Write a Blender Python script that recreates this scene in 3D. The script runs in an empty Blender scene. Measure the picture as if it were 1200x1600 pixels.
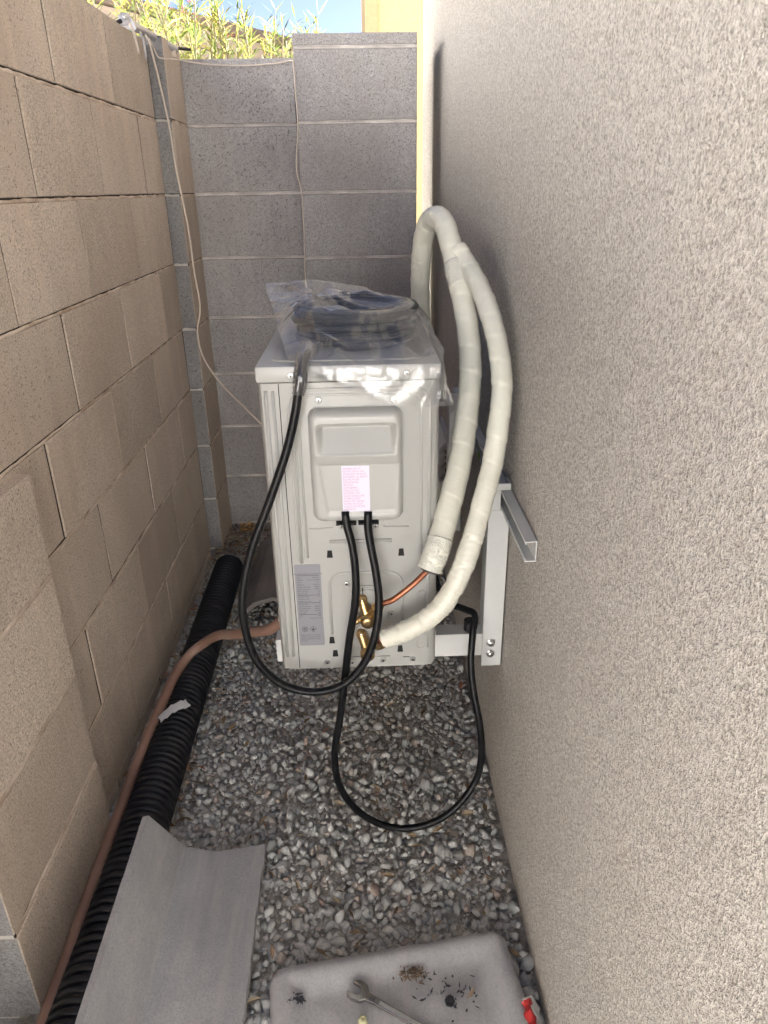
import bpy, bmesh, math, random
import numpy as np
from mathutils import Vector, Matrix, noise

random.seed(7); RNG = np.random.default_rng(11)
scene = bpy.context.scene
C = scene.collection

# ------------------------------------------------------------------ camera
cam_d = bpy.data.cameras.new('camera'); cam = bpy.data.objects.new('camera', cam_d); C.objects.link(cam)
scene.camera = cam
cam_d.sensor_fit = 'VERTICAL'; cam_d.sensor_height = 36.0; cam_d.lens = 25.297
cam_d.clip_start = 0.02; cam_d.clip_end = 400
RX, RY, RZ = (0.99934, -0.03188, -0.01537), (-0.02691, -0.41003, -0.91167), (0.02352, 0.91151, -0.41063)
ax = Vector(RX).normalized(); az = -Vector(RZ); az = (az - ax * az.dot(ax)).normalized(); ay = az.cross(ax)
cam.matrix_world = Matrix(((ax.x, ay.x, az.x, 0), (ax.y, ay.y, az.y, 0), (ax.z, ay.z, az.z, 1.25), (0, 0, 0, 1)))
cam_d.dof.use_dof = True; cam_d.dof.focus_distance = 1.3; cam_d.dof.aperture_fstop = 20

# ------------------------------------------------------------------ light
SUN_AZ, SUN_EL = math.radians(-40), math.radians(42)     # from the right, ahead of the camera: the house shades the alley
sun_to = Vector((math.cos(SUN_AZ) * math.cos(SUN_EL), -math.sin(SUN_AZ) * math.cos(SUN_EL), math.sin(SUN_EL)))
world = bpy.data.worlds.new('World'); scene.world = world; world.use_nodes = True
wn = world.node_tree.nodes; wl = world.node_tree.links
sky = wn.new('ShaderNodeTexSky'); sky.sky_type = 'NISHITA'; sky.sun_disc = False
sky.sun_elevation = SUN_EL; sky.sun_rotation = math.atan2(sun_to.x, sun_to.y)
sky.air_density = 0.12; sky.dust_density = 0.48; sky.ozone_density = 1.0
wn['Background'].inputs['Strength'].default_value = 0.05
wl.new(sky.outputs[0], wn['Background'].inputs['Color'])
sun_d = bpy.data.lights.new('sun', 'SUN'); sun = bpy.data.objects.new('sun', sun_d); C.objects.link(sun)
sun_d.energy = 5.0; sun_d.angle = math.radians(0.5); sun_d.color = (1.0, 0.975, 0.935)
sun.rotation_euler = sun_to.to_track_quat('Z', 'Y').to_euler(); sun.location = sun_to * 30
scene.view_settings.view_transform = 'Standard'; scene.view_settings.look = 'None'
scene.view_settings.exposure = 4.0; scene.view_settings.gamma = 1.0
scene.cycles.max_bounces = 10; scene.cycles.diffuse_bounces = 6; scene.cycles.transparent_max_bounces = 16

# ------------------------------------------------------------------ materials
class NT:
    def __init__(s, name):
        s.m = bpy.data.materials.new(name); s.m.use_nodes = True
        s.t = s.m.node_tree; s.n = s.t.nodes; s.b = s.n['Principled BSDF']; s.out = s.n['Material Output']
    def new(s, typ, **kw):
        x = s.n.new(typ)
        for k, v in kw.items():
            if k in x.inputs: s.set(x.inputs[k], v)
            else: setattr(x, k, v)
        return x
    def set(s, sock, v):
        if hasattr(v, 'is_linked') or isinstance(v, bpy.types.NodeSocket): s.t.links.new(v, sock)
        else: sock.default_value = v
    def pos(s): return s.new('ShaderNodeNewGeometry').outputs['Position']
    def mapping(s, vec, scale): return s.new('ShaderNodeMapping', Vector=vec, Scale=scale).outputs[0]
    def noise(s, vec, scale, detail=3, rough=0.55):
        return s.new('ShaderNodeTexNoise', Vector=vec, Scale=scale, Detail=detail, Roughness=rough).outputs['Fac']
    def ramp(s, fac, stops):
        r = s.new('ShaderNodeValToRGB', Fac=fac); e = r.color_ramp.elements
        while len(e) < len(stops): e.new(0.5)
        for i, (p, c) in enumerate(stops):
            e[i].position = p; e[i].color = (*c, 1) if len(c) == 3 else c
        return r.outputs[0]
    def mix(s, fac, a, b, blend='MIX'):
        x = s.n.new('ShaderNodeMix'); x.data_type = 'RGBA'; x.blend_type = blend
        for i, v in ((0, fac), (6, a), (7, b)):
            if isinstance(v, tuple) and len(v) == 3: v = (*v, 1)
            s.set(x.inputs[i], v)
        return x.outputs[2]
    def math(s, op, a, b=0.0):
        x = s.n.new('ShaderNodeMath'); x.operation = op; s.set(x.inputs[0], a); s.set(x.inputs[1], b); return x.outputs[0]
    def bump(s, h, dist, strength=1.0, normal=None):
        x = s.new('ShaderNodeBump', Height=h, Distance=dist, Strength=strength)
        if normal is not None: s.set(x.inputs['Normal'], normal)
        s.t.links.new(x.outputs[0], s.b.inputs['Normal']); return x.outputs[0]
    def fin(s, col=None, rough=None, metal=None, spec=None):
        if col is not None: s.set(s.b.inputs['Base Color'], (*col, 1) if isinstance(col, tuple) and len(col) == 3 else col)
        if rough is not None: s.set(s.b.inputs['Roughness'], rough)
        if metal is not None: s.set(s.b.inputs['Metallic'], metal)
        if spec is not None: s.set(s.b.inputs['Specular IOR Level'], spec)
        return s.m

def block_mat(name, base, var=0.12):
    k = NT(name); p = k.pos()
    oi = k.new('ShaderNodeObjectInfo').outputs['Random']
    big = k.noise(p, 3.2, 4, 0.6); mid = k.noise(p, 22, 3); fine = k.noise(p, 300, 4, 0.75); grit = k.noise(p, 900, 1, 0.6)
    streak = k.noise(k.mapping(p, (9, 9, 0.7)), 2.0, 3)
    dk = tuple(x * 0.62 for x in base); lt = tuple(min(1, x * 1.28) for x in base)
    c = k.ramp(fine, [(0.34, tuple(x * .42 for x in base)), (0.44, tuple(x * .82 for x in base)), (0.54, base), (0.66, tuple(min(1, x * 1.35) for x in base))])
    c = k.mix(k.math('MULTIPLY', k.ramp(big, [(0.38, (0, 0, 0)), (0.62, (1, 1, 1))]), 0.55), c, tuple(x * y for x, y in zip(base, (0.72, 0.68, 0.65))))
    c = k.mix(k.math('MULTIPLY', k.ramp(streak, [(0.5, (0, 0, 0)), (0.68, (1, 1, 1))]), 0.25), c, tuple(min(1, x * y) for x, y in zip(base, (1.2, 1.14, 1.08))))
    br = k.math('ADD', k.math('MULTIPLY', oi, 2 * var), 1 - var)
    c = k.mix(1.0, c, k.new('ShaderNodeCombineColor', Red=br, Green=br, Blue=br).outputs[0], 'MULTIPLY')
    pit = k.ramp(k.noise(p, 210, 2, 0.6), [(0.29, (0, 0, 0)), (0.37, (1, 1, 1))])
    c = k.mix(1.0, c, k.mix(pit, (0.62, 0.59, 0.57), (1, 1, 1)), 'MULTIPLY')
    h = k.math('ADD', k.math('MULTIPLY', fine, 0.6), k.math('ADD', k.math('MULTIPLY', pit, 0.9), k.math('MULTIPLY', mid, 0.8)))
    k.bump(k.math('ADD', h, k.math('MULTIPLY', grit, 0.25)), 0.0030, 1.0)
    return k.fin(c, 0.95, spec=0.15)

M = {}
M['block_tan'] = block_mat('tan_block', (0.61, 0.52, 0.43), 0.10)
M['block_grey'] = block_mat('grey_block', (0.41, 0.395, 0.39), 0.06)
M['block_end'] = block_mat('grey_block_end', (0.30, 0.295, 0.295), 0.05)

def mortar_mat(name, a, b):
    k = NT(name); p = k.pos()
    n = k.noise(p, 60, 4, 0.7); n2 = k.noise(p, 500, 2)
    k.bump(k.math('ADD', n, k.math('MULTIPLY', n2, 0.5)), 0.003, 0.9)
    return k.fin(k.ramp(k.noise(p, 14, 4), [(0.35, a), (0.65, b)]), 0.95, spec=0.1)
M['mortar'] = mortar_mat('mortar_light', (0.42, 0.32, 0.24), (0.70, 0.60, 0.50))
M['mortar_grey'] = mortar_mat('mortar_grey', (0.42, 0.39, 0.36), (0.66, 0.62, 0.58))
M['mortar_dark'] = mortar_mat('mortar_dark', (0.025, 0.021, 0.018), (0.05, 0.042, 0.035))

def stucco_mat():
    k = NT('stucco'); p = k.pos()
    warp = k.new('ShaderNodeTexNoise', Vector=p, Scale=60, Detail=1).outputs['Color']
    pw = k.new('ShaderNodeVectorMath', operation='MULTIPLY_ADD').outputs[0]
    vm = pw.node; k.set(vm.inputs[0], warp); vm.inputs[1].default_value = (0.006, 0.006, 0.006); k.set(vm.inputs[2], p)
    a = k.noise(pw, 250, 3, 0.62); b = k.noise(pw, 560, 2, 0.65); big = k.noise(p, 1.6, 4, 0.55); md = k.noise(k.mapping(p, (1, 9, 0.8)), 2.2, 3)
    g = k.math('ADD', k.math('MULTIPLY', a, 0.65), k.math('MULTIPLY', b, 0.35))
    c = k.ramp(g, [(0.36, (0.30, 0.265, 0.225)), (0.44, (0.50, 0.455, 0.40)), (0.52, (0.69, 0.64, 0.575)), (0.62, (0.86, 0.815, 0.745)), (0.74, (0.94, 0.90, 0.84))])
    c = k.mix(k.math('MULTIPLY', big, 0.18), c, (0.60, 0.555, 0.51))
    c = k.mix(k.math('MULTIPLY', k.ramp(md, [(0.5, (0, 0, 0)), (0.75, (1, 1, 1))]), 0.22), c, (0.66, 0.62, 0.58))
    stain = k.noise(k.mapping(p, (1, 1.6, 0.9)), 3.4, 5, 0.65); low = k.new('ShaderNodeSeparateXYZ', Vector=p).outputs['Z']
    dirt = k.math('MULTIPLY', k.ramp(k.math('ADD', low, k.math('MULTIPLY', stain, 0.16)), [(0.04, (1, 1, 1)), (0.20, (0, 0, 0))]), 0.45)
    c = k.mix(dirt, c, (0.40, 0.34, 0.28))
    c = k.mix(k.math('MULTIPLY', k.ramp(stain, [(0.52, (0, 0, 0)), (0.75, (1, 1, 1))]), 0.30), c, (0.50, 0.45, 0.405))
    k.bump(k.ramp(g, [(0.30, (0, 0, 0)), (0.70, (1, 1, 1))]), 0.0045, 1.0)
    return k.fin(c, 0.93, spec=0.15)
M['stucco'] = stucco_mat()

def simple(name, col, rough=0.5, metal=0.0, nscale=0, namp=0.0, bscale=0, bdist=0.0, spec=0.5, coat=0.0):
    k = NT(name); p = k.pos(); c = col
    if nscale:
        n = k.noise(p, nscale, 4, 0.6)
        c = k.ramp(n, [(0.3, tuple(x * (1 - namp) for x in col)), (0.7, tuple(min(1, x * (1 + namp)) for x in col))])
    if bscale: k.bump(k.noise(p, bscale, 3), bdist, 0.8)
    m = k.fin(c, rough, metal, spec)
    if coat: k.b.inputs['Coat Weight'].default_value = coat
    return m
M['unit'] = simple('enamel_cream', (0.40, 0.40, 0.382), 0.33, nscale=5, namp=0.03, bscale=300, bdist=0.00012)
M['unit_plastic'] = simple('plastic_cream', (0.40, 0.40, 0.382), 0.28, nscale=6, namp=0.03, bscale=260, bdist=0.00012)
M['dark_slot'] = simple('slot_black', (0.008, 0.008, 0.008), 0.8)
M['white_metal'] = simple('white_powder_coat', (0.62, 0.625, 0.61), 0.38, nscale=8, namp=0.04, bscale=500, bdist=0.0002)
M['steel'] = simple('zinc_steel', (0.55, 0.55, 0.54), 0.28, 1.0, nscale=90, namp=0.15)
M['chrome'] = simple('chrome_steel', (0.50, 0.485, 0.46), 0.12, 1.0, nscale=120, namp=0.12)
M['brass'] = simple('brass', (0.50, 0.35, 0.17), 0.34, 1.0, nscale=70, namp=0.2)
M['copper'] = simple('copper', (0.44, 0.18, 0.105), 0.42, 1.0, nscale=40, namp=0.25, bscale=200, bdist=0.0004)
M['rubber'] = simple('black_cable', (0.007, 0.007, 0.008), 0.36, nscale=20, namp=0.2, spec=0.22)
M['corr'] = simple('black_corrugated', (0.014, 0.014, 0.016), 0.45, nscale=18, namp=0.5, spec=0.35)
M['foam'] = simple('grey_foam', (0.05, 0.05, 0.05), 0.9)
M['plug'] = simple('white_plastic', (0.80, 0.80, 0.79), 0.35)
M['paper'] = simple('white_paper', (0.75, 0.74, 0.72), 0.7)
M['string'] = simple('cream_string', (0.62, 0.54, 0.46), 0.8, nscale=300, namp=0.15)
M['yellow'] = simple('yellow_plastic', (0.62, 0.59, 0.36), 0.4)
M['red'] = simple('red_film', (0.45, 0.03, 0.03), 0.3)
M['orange'] = simple('painted_glow', (0.85, 0.45, 0.14), 0.6, nscale=60, namp=0.3)  # bright orange stands for light glowing at the far wall's foot
M['black_plastic'] = simple('black_plastic', (0.012, 0.012, 0.014), 0.4)
M['ink_grey'] = simple('ink_dark', (0.05, 0.05, 0.06), 0.7)
M['ink_pink'] = simple('ink_pink', (0.55, 0.28, 0.42), 0.7)
M['sticker_grey'] = simple('sticker_grey', (0.25, 0.25, 0.275), 0.35)
M['sticker_white'] = simple('sticker_lilac', (0.70, 0.67, 0.80), 0.5)
M['strap'] = simple('black_strap', (0.02, 0.02, 0.02), 0.7)
M['alloy'] = simple('weathered_alloy', (0.42, 0.41, 0.43), 0.5, 0.5, nscale=60, namp=0.2)
M['lime'] = simple('green_tape', (0.25, 0.40, 0.06), 0.5)
M['leaf_dry'] = simple('dry_leaf', (0.22, 0.16, 0.11), 0.8, nscale=40, namp=0.5)
M['roof'] = simple('roof_tile', (0.22, 0.16, 0.13), 0.9, nscale=8, namp=0.3)
M['far_wall'] = simple('far_stucco', (0.58, 0.46, 0.25), 0.95, nscale=30, namp=0.08, bscale=120, bdist=0.004, spec=0.1)
M['fill_stucco'] = simple('fill_light_stucco', (0.61, 0.605, 0.60), 0.95, nscale=30, namp=0.08, bscale=120, bdist=0.004, spec=0.1)  # shared by the two unseen surfaces added to bounce sunlight
M['far_trim'] = simple('far_trim', (0.45, 0.35, 0.20), 0.95, nscale=30, namp=0.08, spec=0.1)
M['far_tan'] = simple('far_tan_stucco', (0.45, 0.36, 0.28), 0.95, nscale=20, namp=0.08, spec=0.1)
M['stem'] = simple('bark', (0.20, 0.16, 0.10), 0.9, nscale=60, namp=0.3)
M['flower'] = simple('pink_petal', (0.65, 0.25, 0.28), 0.7)

def hose_mat():
    k = NT('brown_hose'); p = k.pos()
    n = k.noise(p, 9, 4, 0.6); f = k.noise(p, 240, 2)
    c = k.ramp(n, [(0.3, (0.21, 0.115, 0.082)), (0.55, (0.275, 0.16, 0.115)), (0.75, (0.34, 0.22, 0.17))])
    k.bump(f, 0.0004, 0.6)
    return k.fin(c, 0.62)
M['hose'] = hose_mat()

def tape_mat():
    k = NT('vinyl_tape'); p = k.pos()
    n = k.noise(p, 12, 4, 0.6); w = k.noise(k.mapping(p, (1, 1, 2.2)), 70, 3, 0.6)
    c = k.ramp(n, [(0.3, (0.65, 0.64, 0.545)), (0.7, (0.74, 0.73, 0.635))])
    k.bump(w, 0.0012, 0.5)
    return k.fin(c, 0.34)
M['tape'] = tape_mat()
def shiny_tape():
    k = NT('clear_tape'); p = k.pos()
    k.bump(k.noise(p, 140, 3, 0.7), 0.003, 0.9)
    return k.fin((0.62, 0.615, 0.54), 0.16)
M['tape_shiny'] = shiny_tape()

def concrete_mat(name, base, blotch, bd=0.001):
    k = NT(name); p = k.pos()
    a = k.noise(p, 5, 5, 0.65); f = k.noise(p, 260, 3, 0.6); d = k.noise(p, 70, 3, 0.6)
    c = k.ramp(a, [(0.3, tuple(x * .82 for x in base)), (0.5, base), (0.72, blotch)])
    c = k.mix(k.math('MULTIPLY', k.ramp(d, [(0.6, (0, 0, 0)), (0.72, (1, 1, 1))]), 0.3), c, tuple(x * .6 for x in base))
    c = k.mix(k.math('MULTIPLY', k.ramp(f, [(0.42, (0, 0, 0)), (0.62, (1, 1, 1))]), 0.5), c, tuple(x * .72 for x in base))
    c = k.mix(k.math('MULTIPLY', k.ramp(k.noise(k.mapping(p, (14, 1.2, 14)), 3, 4, 0.6), [(0.5, (0, 0, 0)), (0.72, (1, 1, 1))]), 0.4), c, tuple(min(1, x * y) for x, y in zip(base, (1.35, 1.28, 1.2))))
    k.bump(k.math('ADD', f, k.math('MULTIPLY', d, 0.7)), bd, 0.7)
    return k.fin(c, 0.88, spec=0.2)
M['trough'] = concrete_mat('fibre_cement', (0.42, 0.42, 0.425), (0.58, 0.565, 0.55))
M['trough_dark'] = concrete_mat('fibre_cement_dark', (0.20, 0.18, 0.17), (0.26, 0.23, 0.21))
M['tray'] = concrete_mat('grey_resin', (0.47, 0.468, 0.475), (0.55, 0.545, 0.55), 0.00035)

def gravel_mat():
    k = NT('granite_gravel'); p = k.pos()
    r = k.new('ShaderNodeNewGeometry').outputs['Random Per Island']
    c = k.ramp(r, [(0.0, (0.38, 0.385, 0.37)), (0.2, (0.46, 0.465, 0.445)), (0.45, (0.53, 0.53, 0.505)), (0.65, (0.58, 0.575, 0.55)), (0.86, (0.48, 0.475, 0.45)), (0.945, (0.48, 0.41, 0.35)), (0.975, (0.42, 0.31, 0.26)), (1.0, (0.64, 0.63, 0.60))])
    f = k.noise(p, 330, 3, 0.65); g = k.noise(p, 120, 2)
    c = k.mix(k.math('MULTIPLY', k.ramp(f, [(0.52, (0, 0, 0)), (0.66, (1, 1, 1))]), 0.35), c, (0.60, 0.59, 0.56))
    c = k.mix(k.math('MULTIPLY', k.ramp(f, [(0.30, (1, 1, 1)), (0.42, (0, 0, 0))]), 0.3), c, (0.16, 0.158, 0.148))
    k.bump(k.math('ADD', g, k.math('MULTIPLY', f, 0.5)), 0.0016, 0.6)
    return k.fin(c, 0.92, spec=0.1)
M['gravel'] = gravel_mat()
M['dirt'] = simple('dirt', (0.36, 0.335, 0.295), 0.95, nscale=30, namp=0.5, bscale=90, bdist=0.01, spec=0.1)
M['damper_dark'] = simple('bounce_damper_dark', (0.11, 0.085, 0.06), 0.95, nscale=40, namp=0.5, bscale=60, bdist=0.02, spec=0.1)  # kept dark so the added ground sheet reflects little light
M['yard'] = simple('desert_ground', (0.48, 0.465, 0.445), 0.95, nscale=4, namp=0.25, bscale=40, bdist=0.02, spec=0.1)

def leaf_mat(name, stops, trans=0.5):
    k = NT(name)
    r = k.new('ShaderNodeNewGeometry').outputs['Random Per Island']
    c = k.ramp(r, stops)
    k.fin(c, 0.65, spec=0.2)
    tr = k.new('ShaderNodeBsdfTranslucent', Color=c)
    mx = k.new('ShaderNodeMixShader'); mx.inputs[0].default_value = trans
    k.t.links.new(k.b.outputs[0], mx.inputs[1]); k.t.links.new(tr.outputs[0], mx.inputs[2]); k.t.links.new(mx.outputs[0], k.out.inputs[0])
    return k.m
M['leaf'] = leaf_mat('oleander_leaf', [(0, (0.05, 0.08, 0.02)), (0.35, (0.10, 0.13, 0.03)), (0.75, (0.19, 0.19, 0.045)), (1, (0.30, 0.23, 0.07))])
M['litter'] = leaf_mat('leaf_litter', [(0, (0.12, 0.08, 0.05)), (0.4, (0.27, 0.19, 0.11)), (0.75, (0.36, 0.28, 0.18)), (0.92, (0.45, 0.37, 0.26)), (1, (0.36, 0.12, 0.07))], 0.15)

def film_mat():
    k = NT('clear_film'); p = k.pos()
    w = k.noise(p, 55, 4, 0.7); w2 = k.noise(k.mapping(p, (1.0, 2.0, 1.0)), 160, 2)
    nb = k.bump(k.math('ADD', w, k.math('MULTIPLY', w2, 0.3)), 0.0025, 0.6)
    gl = k.new('ShaderNodeBsdfGlossy', Roughness=0.10, Normal=nb, Color=(1, 1, 1, 1))
    df = k.new('ShaderNodeBsdfDiffuse', Color=(0.86, 0.86, 0.86, 1), Normal=nb)
    tl = k.new('ShaderNodeBsdfTransparent', Color=(0.97, 0.97, 0.97, 1))
    lw = k.new('ShaderNodeLayerWeight', Blend=0.32, Normal=nb)
    m1 = k.new('ShaderNodeMixShader'); k.set(m1.inputs[0], k.math('ADD', k.math('MULTIPLY', lw.outputs['Facing'], 0.24), 0.025))
    k.t.links.new(tl.outputs[0], m1.inputs[1]); k.t.links.new(df.outputs[0], m1.inputs[2])
    m2 = k.new('ShaderNodeMixShader'); k.set(m2.inputs[0], k.math('ADD', k.math('MULTIPLY', lw.outputs['Fresnel'], 0.9), 0.04))
    k.t.links.new(m1.outputs[0], m2.inputs[1]); k.t.links.new(gl.outputs[0], m2.inputs[2])
    k.t.links.new(m2.outputs[0], k.out.inputs[0])
    return k.m
M['film'] = film_mat()

# ------------------------------------------------------------------ mesh helpers
def mesh_of(name, verts, faces, mats, smooth=False, idx=None):
    me = bpy.data.meshes.new(name); me.from_pydata([tuple(v) for v in verts], [], faces); me.update()
    for m in (mats if isinstance(mats, (list, tuple)) else [mats]): me.materials.append(M[m])
    if smooth: me.polygons.foreach_set('use_smooth', [True] * len(me.polygons))
    if idx: me.polygons.foreach_set('material_index', idx)
    return me
def link(name, data, parent=None, loc=None):
    o = bpy.data.objects.new(name, data); C.objects.link(o)
    if loc is not None: o.location = loc
    if parent is not None: o.parent = parent
    return o
def tag(o, label=None, cat=None, group=None, kind=None):
    for k_, v in (('label', label), ('category', cat), ('group', group), ('kind', kind)):
        if v: o[k_] = v
    return o
def thing(name, label, cat, loc=(0, 0, 0), group=None):
    return tag(link(name, None, loc=loc), label, cat, group)

class MB:
    def __init__(s): s.v = []; s.f = []
    def add(s, v, f):
        b = len(s.v); s.v += [tuple(x) for x in v]; s.f += [tuple(i + b for i in q) for q in f]; return s
    def box(s, x0, x1, y0, y1, z0, z1, bev=0.0):
        if bev <= 0:
            v = [(x, y, z) for x in (x0, x1) for y in (y0, y1) for z in (z0, z1)]
            return s.add(v, [(0, 1, 3, 2), (4, 6, 7, 5), (0, 4, 5, 1), (2, 3, 7, 6), (0, 2, 6, 4), (1, 5, 7, 3)])
        bm = bmesh.new(); bmesh.ops.create_cube(bm, size=1)
        for q in bm.verts: q.co = Vector(((x0 + x1) / 2 + q.co.x * (x1 - x0), (y0 + y1) / 2 + q.co.y * (y1 - y0), (z0 + z1) / 2 + q.co.z * (z1 - z0)))
        bmesh.ops.bevel(bm, geom=bm.edges[:] + bm.verts[:], offset=bev, segments=2, affect='EDGES', profile=0.6)
        return s.bm(bm)
    def bm(s, bm):
        bm.verts.ensure_lookup_table(); bm.verts.index_update()
        s.add([q.co for q in bm.verts], [tuple(q.index for q in f.verts) for f in bm.faces]); bm.free(); return s
    def prism(s, pts, axis, a, b):
        """extrude a closed 2D outline along an axis from a to b"""
        n = len(pts)
        def mk(p, t): return {'x': (t, p[0], p[1]), 'y': (p[0], t, p[1]), 'z': (p[0], p[1], t)}[axis]
        v = [mk(p, a) for p in pts] + [mk(p, b) for p in pts]
        f = [(i, (i + 1) % n, (i + 1) % n + n, i + n) for i in range(n)] + [tuple(range(n))[::-1], tuple(range(n, 2 * n))]
        return s.add(v, f)
    def lathe(s, prof, origin, axis, n=20):
        """prof: (distance along axis, radius)"""
        a = Vector(axis).normalized(); u = a.orthogonal().normalized(); w = a.cross(u); o = Vector(origin)
        v = []; f = []
        for d, r in prof:
            for i in range(n):
                t = 2 * math.pi * i / n; v.append(o + a * d + (u * math.cos(t) + w * math.sin(t)) * r)
        for j in range(len(prof) - 1):
            for i in range(n): f.append((j * n + i, j * n + (i + 1) % n, (j + 1) * n + (i + 1) % n, (j + 1) * n + i))
        f.append(tuple(range(n))[::-1]); f.append(tuple((len(prof) - 1) * n + i for i in range(n)))
        return s.add(v, f)
    def tube(s, pts, r, n=14, step=0.006, spline=True, rf=None, squash=None):
        p = catmull(pts, step) if spline else [Vector(q) for q in pts]
        v = []; f = []; L = 0.0; up = None
        for i, q in enumerate(p):
            t = (p[min(i + 1, len(p) - 1)] - p[max(i - 1, 0)]).normalized()
            if i: L += (q - p[i - 1]).length
            if up is None: up = t.orthogonal().normalized()
            up = (up - t * up.dot(t)).normalized(); w = t.cross(up)
            for j in range(n):
                a = 2 * math.pi * j / n
                rr = r if rf is None else rf(L, a, q)
                d = (up * math.cos(a) + w * math.sin(a)) * rr
                if squash: d = Vector((d.x * squash[0], d.y * squash[1], d.z * squash[2]))
                v.append(q + d)
        for i in range(len(p) - 1):
            for j in range(n): f.append((i * n + j, i * n + (j + 1) % n, (i + 1) * n + (j + 1) % n, (i + 1) * n + j))
        f.append(tuple(range(n))[::-1]); f.append(tuple((len(p) - 1) * n + j for j in range(n)))
        return s.add(v, f)
    def build(s, name, mat, parent=None, smooth=False, loc=None, angle=None):
        me = mesh_of(name, s.v, s.f, mat, smooth)
        bm = bmesh.new(); bm.from_mesh(me); bmesh.ops.recalc_face_normals(bm, faces=bm.faces[:])
        if angle is not None:
            for e in bm.edges:
                if len(e.link_faces) == 2 and e.calc_face_angle(0) > math.radians(angle): e.smooth = False
            for f_ in bm.faces: f_.smooth = True
        bm.to_mesh(me); bm.free()
        return link(name, me, parent, loc)

def catmull(pts, step):
    P = [Vector(q) for q in pts]; out = []
    P = [P[0] * 2 - P[1]] + P + [P[-1] * 2 - P[-2]]
    for i in range(1, len(P) - 2):
        a, b, c, d = P[i - 1:i + 3]; n = max(2, int((c - b).length / step))
        for j in range(n):
            t = j / n
            out.append(0.5 * (2 * b + (c - a) * t + (2 * a - 5 * b + 4 * c - d) * t * t + (3 * b - a - 3 * c + d) * t ** 3))
    out.append(P[-2]); return out

def rrect(x0, x1, z0, z1, r, n=6):
    p = []
    for cx, cz, a0 in ((x1 - r, z1 - r, 0), (x0 + r, z1 - r, 90), (x0 + r, z0 + r, 180), (x1 - r, z0 + r, 270)):
        for i in range(n + 1):
            a = math.radians(a0 + 90 * i / n); p.append((cx + r * math.cos(a), cz + r * math.sin(a)))
    return p

# ------------------------------------------------------------------ the bag's film, draped by a short cloth run over stand-ins for lid and coil
def drape(N=56, frames=60, shrink=-0.16):
    def polyline(pts, n):
        P = [Vector(p) for p in pts]; L = [0.0]; out = []
        for a_, b_ in zip(P[:-1], P[1:]): L.append(L[-1] + (b_ - a_).length)
        for i in range(n + 1):
            d_ = L[-1] * i / n; k_ = min(max(j for j in range(len(L)) if L[j] <= d_ + 1e-9), len(P) - 2)
            out.append(P[k_].lerp(P[k_ + 1], (d_ - L[k_]) / (L[k_ + 1] - L[k_])))
        return out
    T = (-0.096, 1.082, 1.002); FL = (-0.186, 1.452, 1.085); BR = (0.10, 1.45, 1.03); FR = (0.145, 1.085, 1.006)
    left = polyline([T, (-.118, 1.12, 1.012), (-.150, 1.28, 1.045), FL], N); back = polyline([FL, (-.10, 1.485, 1.088), (.0, 1.51, 1.070), (.07, 1.50, 1.045), BR], N)
    right = polyline([FR, (.160, 1.2, 1.01), (.145, 1.34, 1.012), BR], N); front = polyline([T, (-.05, 1.078, 1.0), (.03, 1.070, 1.0), (.10, 1.072, 1.0), FR], N)
    v = []
    for j in range(N + 1):
        for i in range(N + 1):
            a_, t = i / N, j / N
            p = left[j] * (1 - a_) + right[j] * a_ + front[i] * (1 - t) + back[i] * t - (left[0] * (1 - a_) * (1 - t) + right[0] * a_ * (1 - t) + left[N] * (1 - a_) * t + right[N] * a_ * t)
            e = min(a_, 1 - a_, t, 1 - t)
            v.append(p + Vector((0, 0, .045 * min(1, e * 6) + .012 * noise.noise((p.x * 30 + 1, p.y * 30, 1)) * min(1, e * 8))))
    f = [(j * (N + 1) + i, j * (N + 1) + i + 1, (j + 1) * (N + 1) + i + 1, (j + 1) * (N + 1) + i) for j in range(N) for i in range(N)]
    made = []
    def tmp(mb, name):
        o = mb.build(name, 'plug'); made.append(o); return o
    lid_ = tmp(MB().box(-0.167, 0.120, 1.095, 1.78, 0.955, 1.005, 0.006), 'lid_stand_in')
    col = [lid_]
    for z, mr in ((1.018, .021), (1.042, .021), (1.055, .014)):
        ring = [(-.012 + .094 * math.cos(k_ * math.pi / 24), 1.30 + .105 * math.sin(k_ * math.pi / 24), z) for k_ in range(49)]
        col.append(tmp(MB().tube(ring, mr, n=16, spline=False, squash=(1, 1, .75)), 'coil_stand_in'))
    for o in col:
        o.modifiers.new('collision', 'COLLISION'); o.collision.thickness_outer = .002; o.collision.cloth_friction = 12
    cl_ = tmp(MB().add(v, f), 'sheet')
    vg = cl_.vertex_groups.new(name='pin')
    for j in range(N + 1): vg.add([j * (N + 1)], 1.0, 'REPLACE')
    for i in range(int(N * .75)): vg.add([N * (N + 1) + i], 1.0 if i < N * .6 else .5, 'REPLACE')
    vg.add([1], 1.0, 'REPLACE')
    m = cl_.modifiers.new('cloth', 'CLOTH'); cs = m.settings
    cs.quality = 9; cs.mass = .05; cs.tension_stiffness = 25; cs.compression_stiffness = 8; cs.shear_stiffness = 8; cs.bending_stiffness = .02
    cs.vertex_group_mass = 'pin'; cs.shrink_min = shrink; cs.shrink_max = shrink; cs.air_damping = 3
    m.collision_settings.distance_min = .002; m.collision_settings.collision_quality = 4
    m.collision_settings.use_self_collision = True; m.collision_settings.self_distance_min = .0015
    m.point_cache.frame_start = 1; m.point_cache.frame_end = frames
    for fr_ in range(1, frames + 1): scene.frame_set(fr_)
    ev = cl_.evaluated_get(bpy.context.evaluated_depsgraph_get()); me_ = ev.to_mesh(); out = [tuple(q.co) for q in me_.vertices]; ev.to_mesh_clear()
    for o in made: bpy.data.objects.remove(o)
    scene.frame_set(1)
    return out, f
FILM_V, FILM_F = drape()

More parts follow.
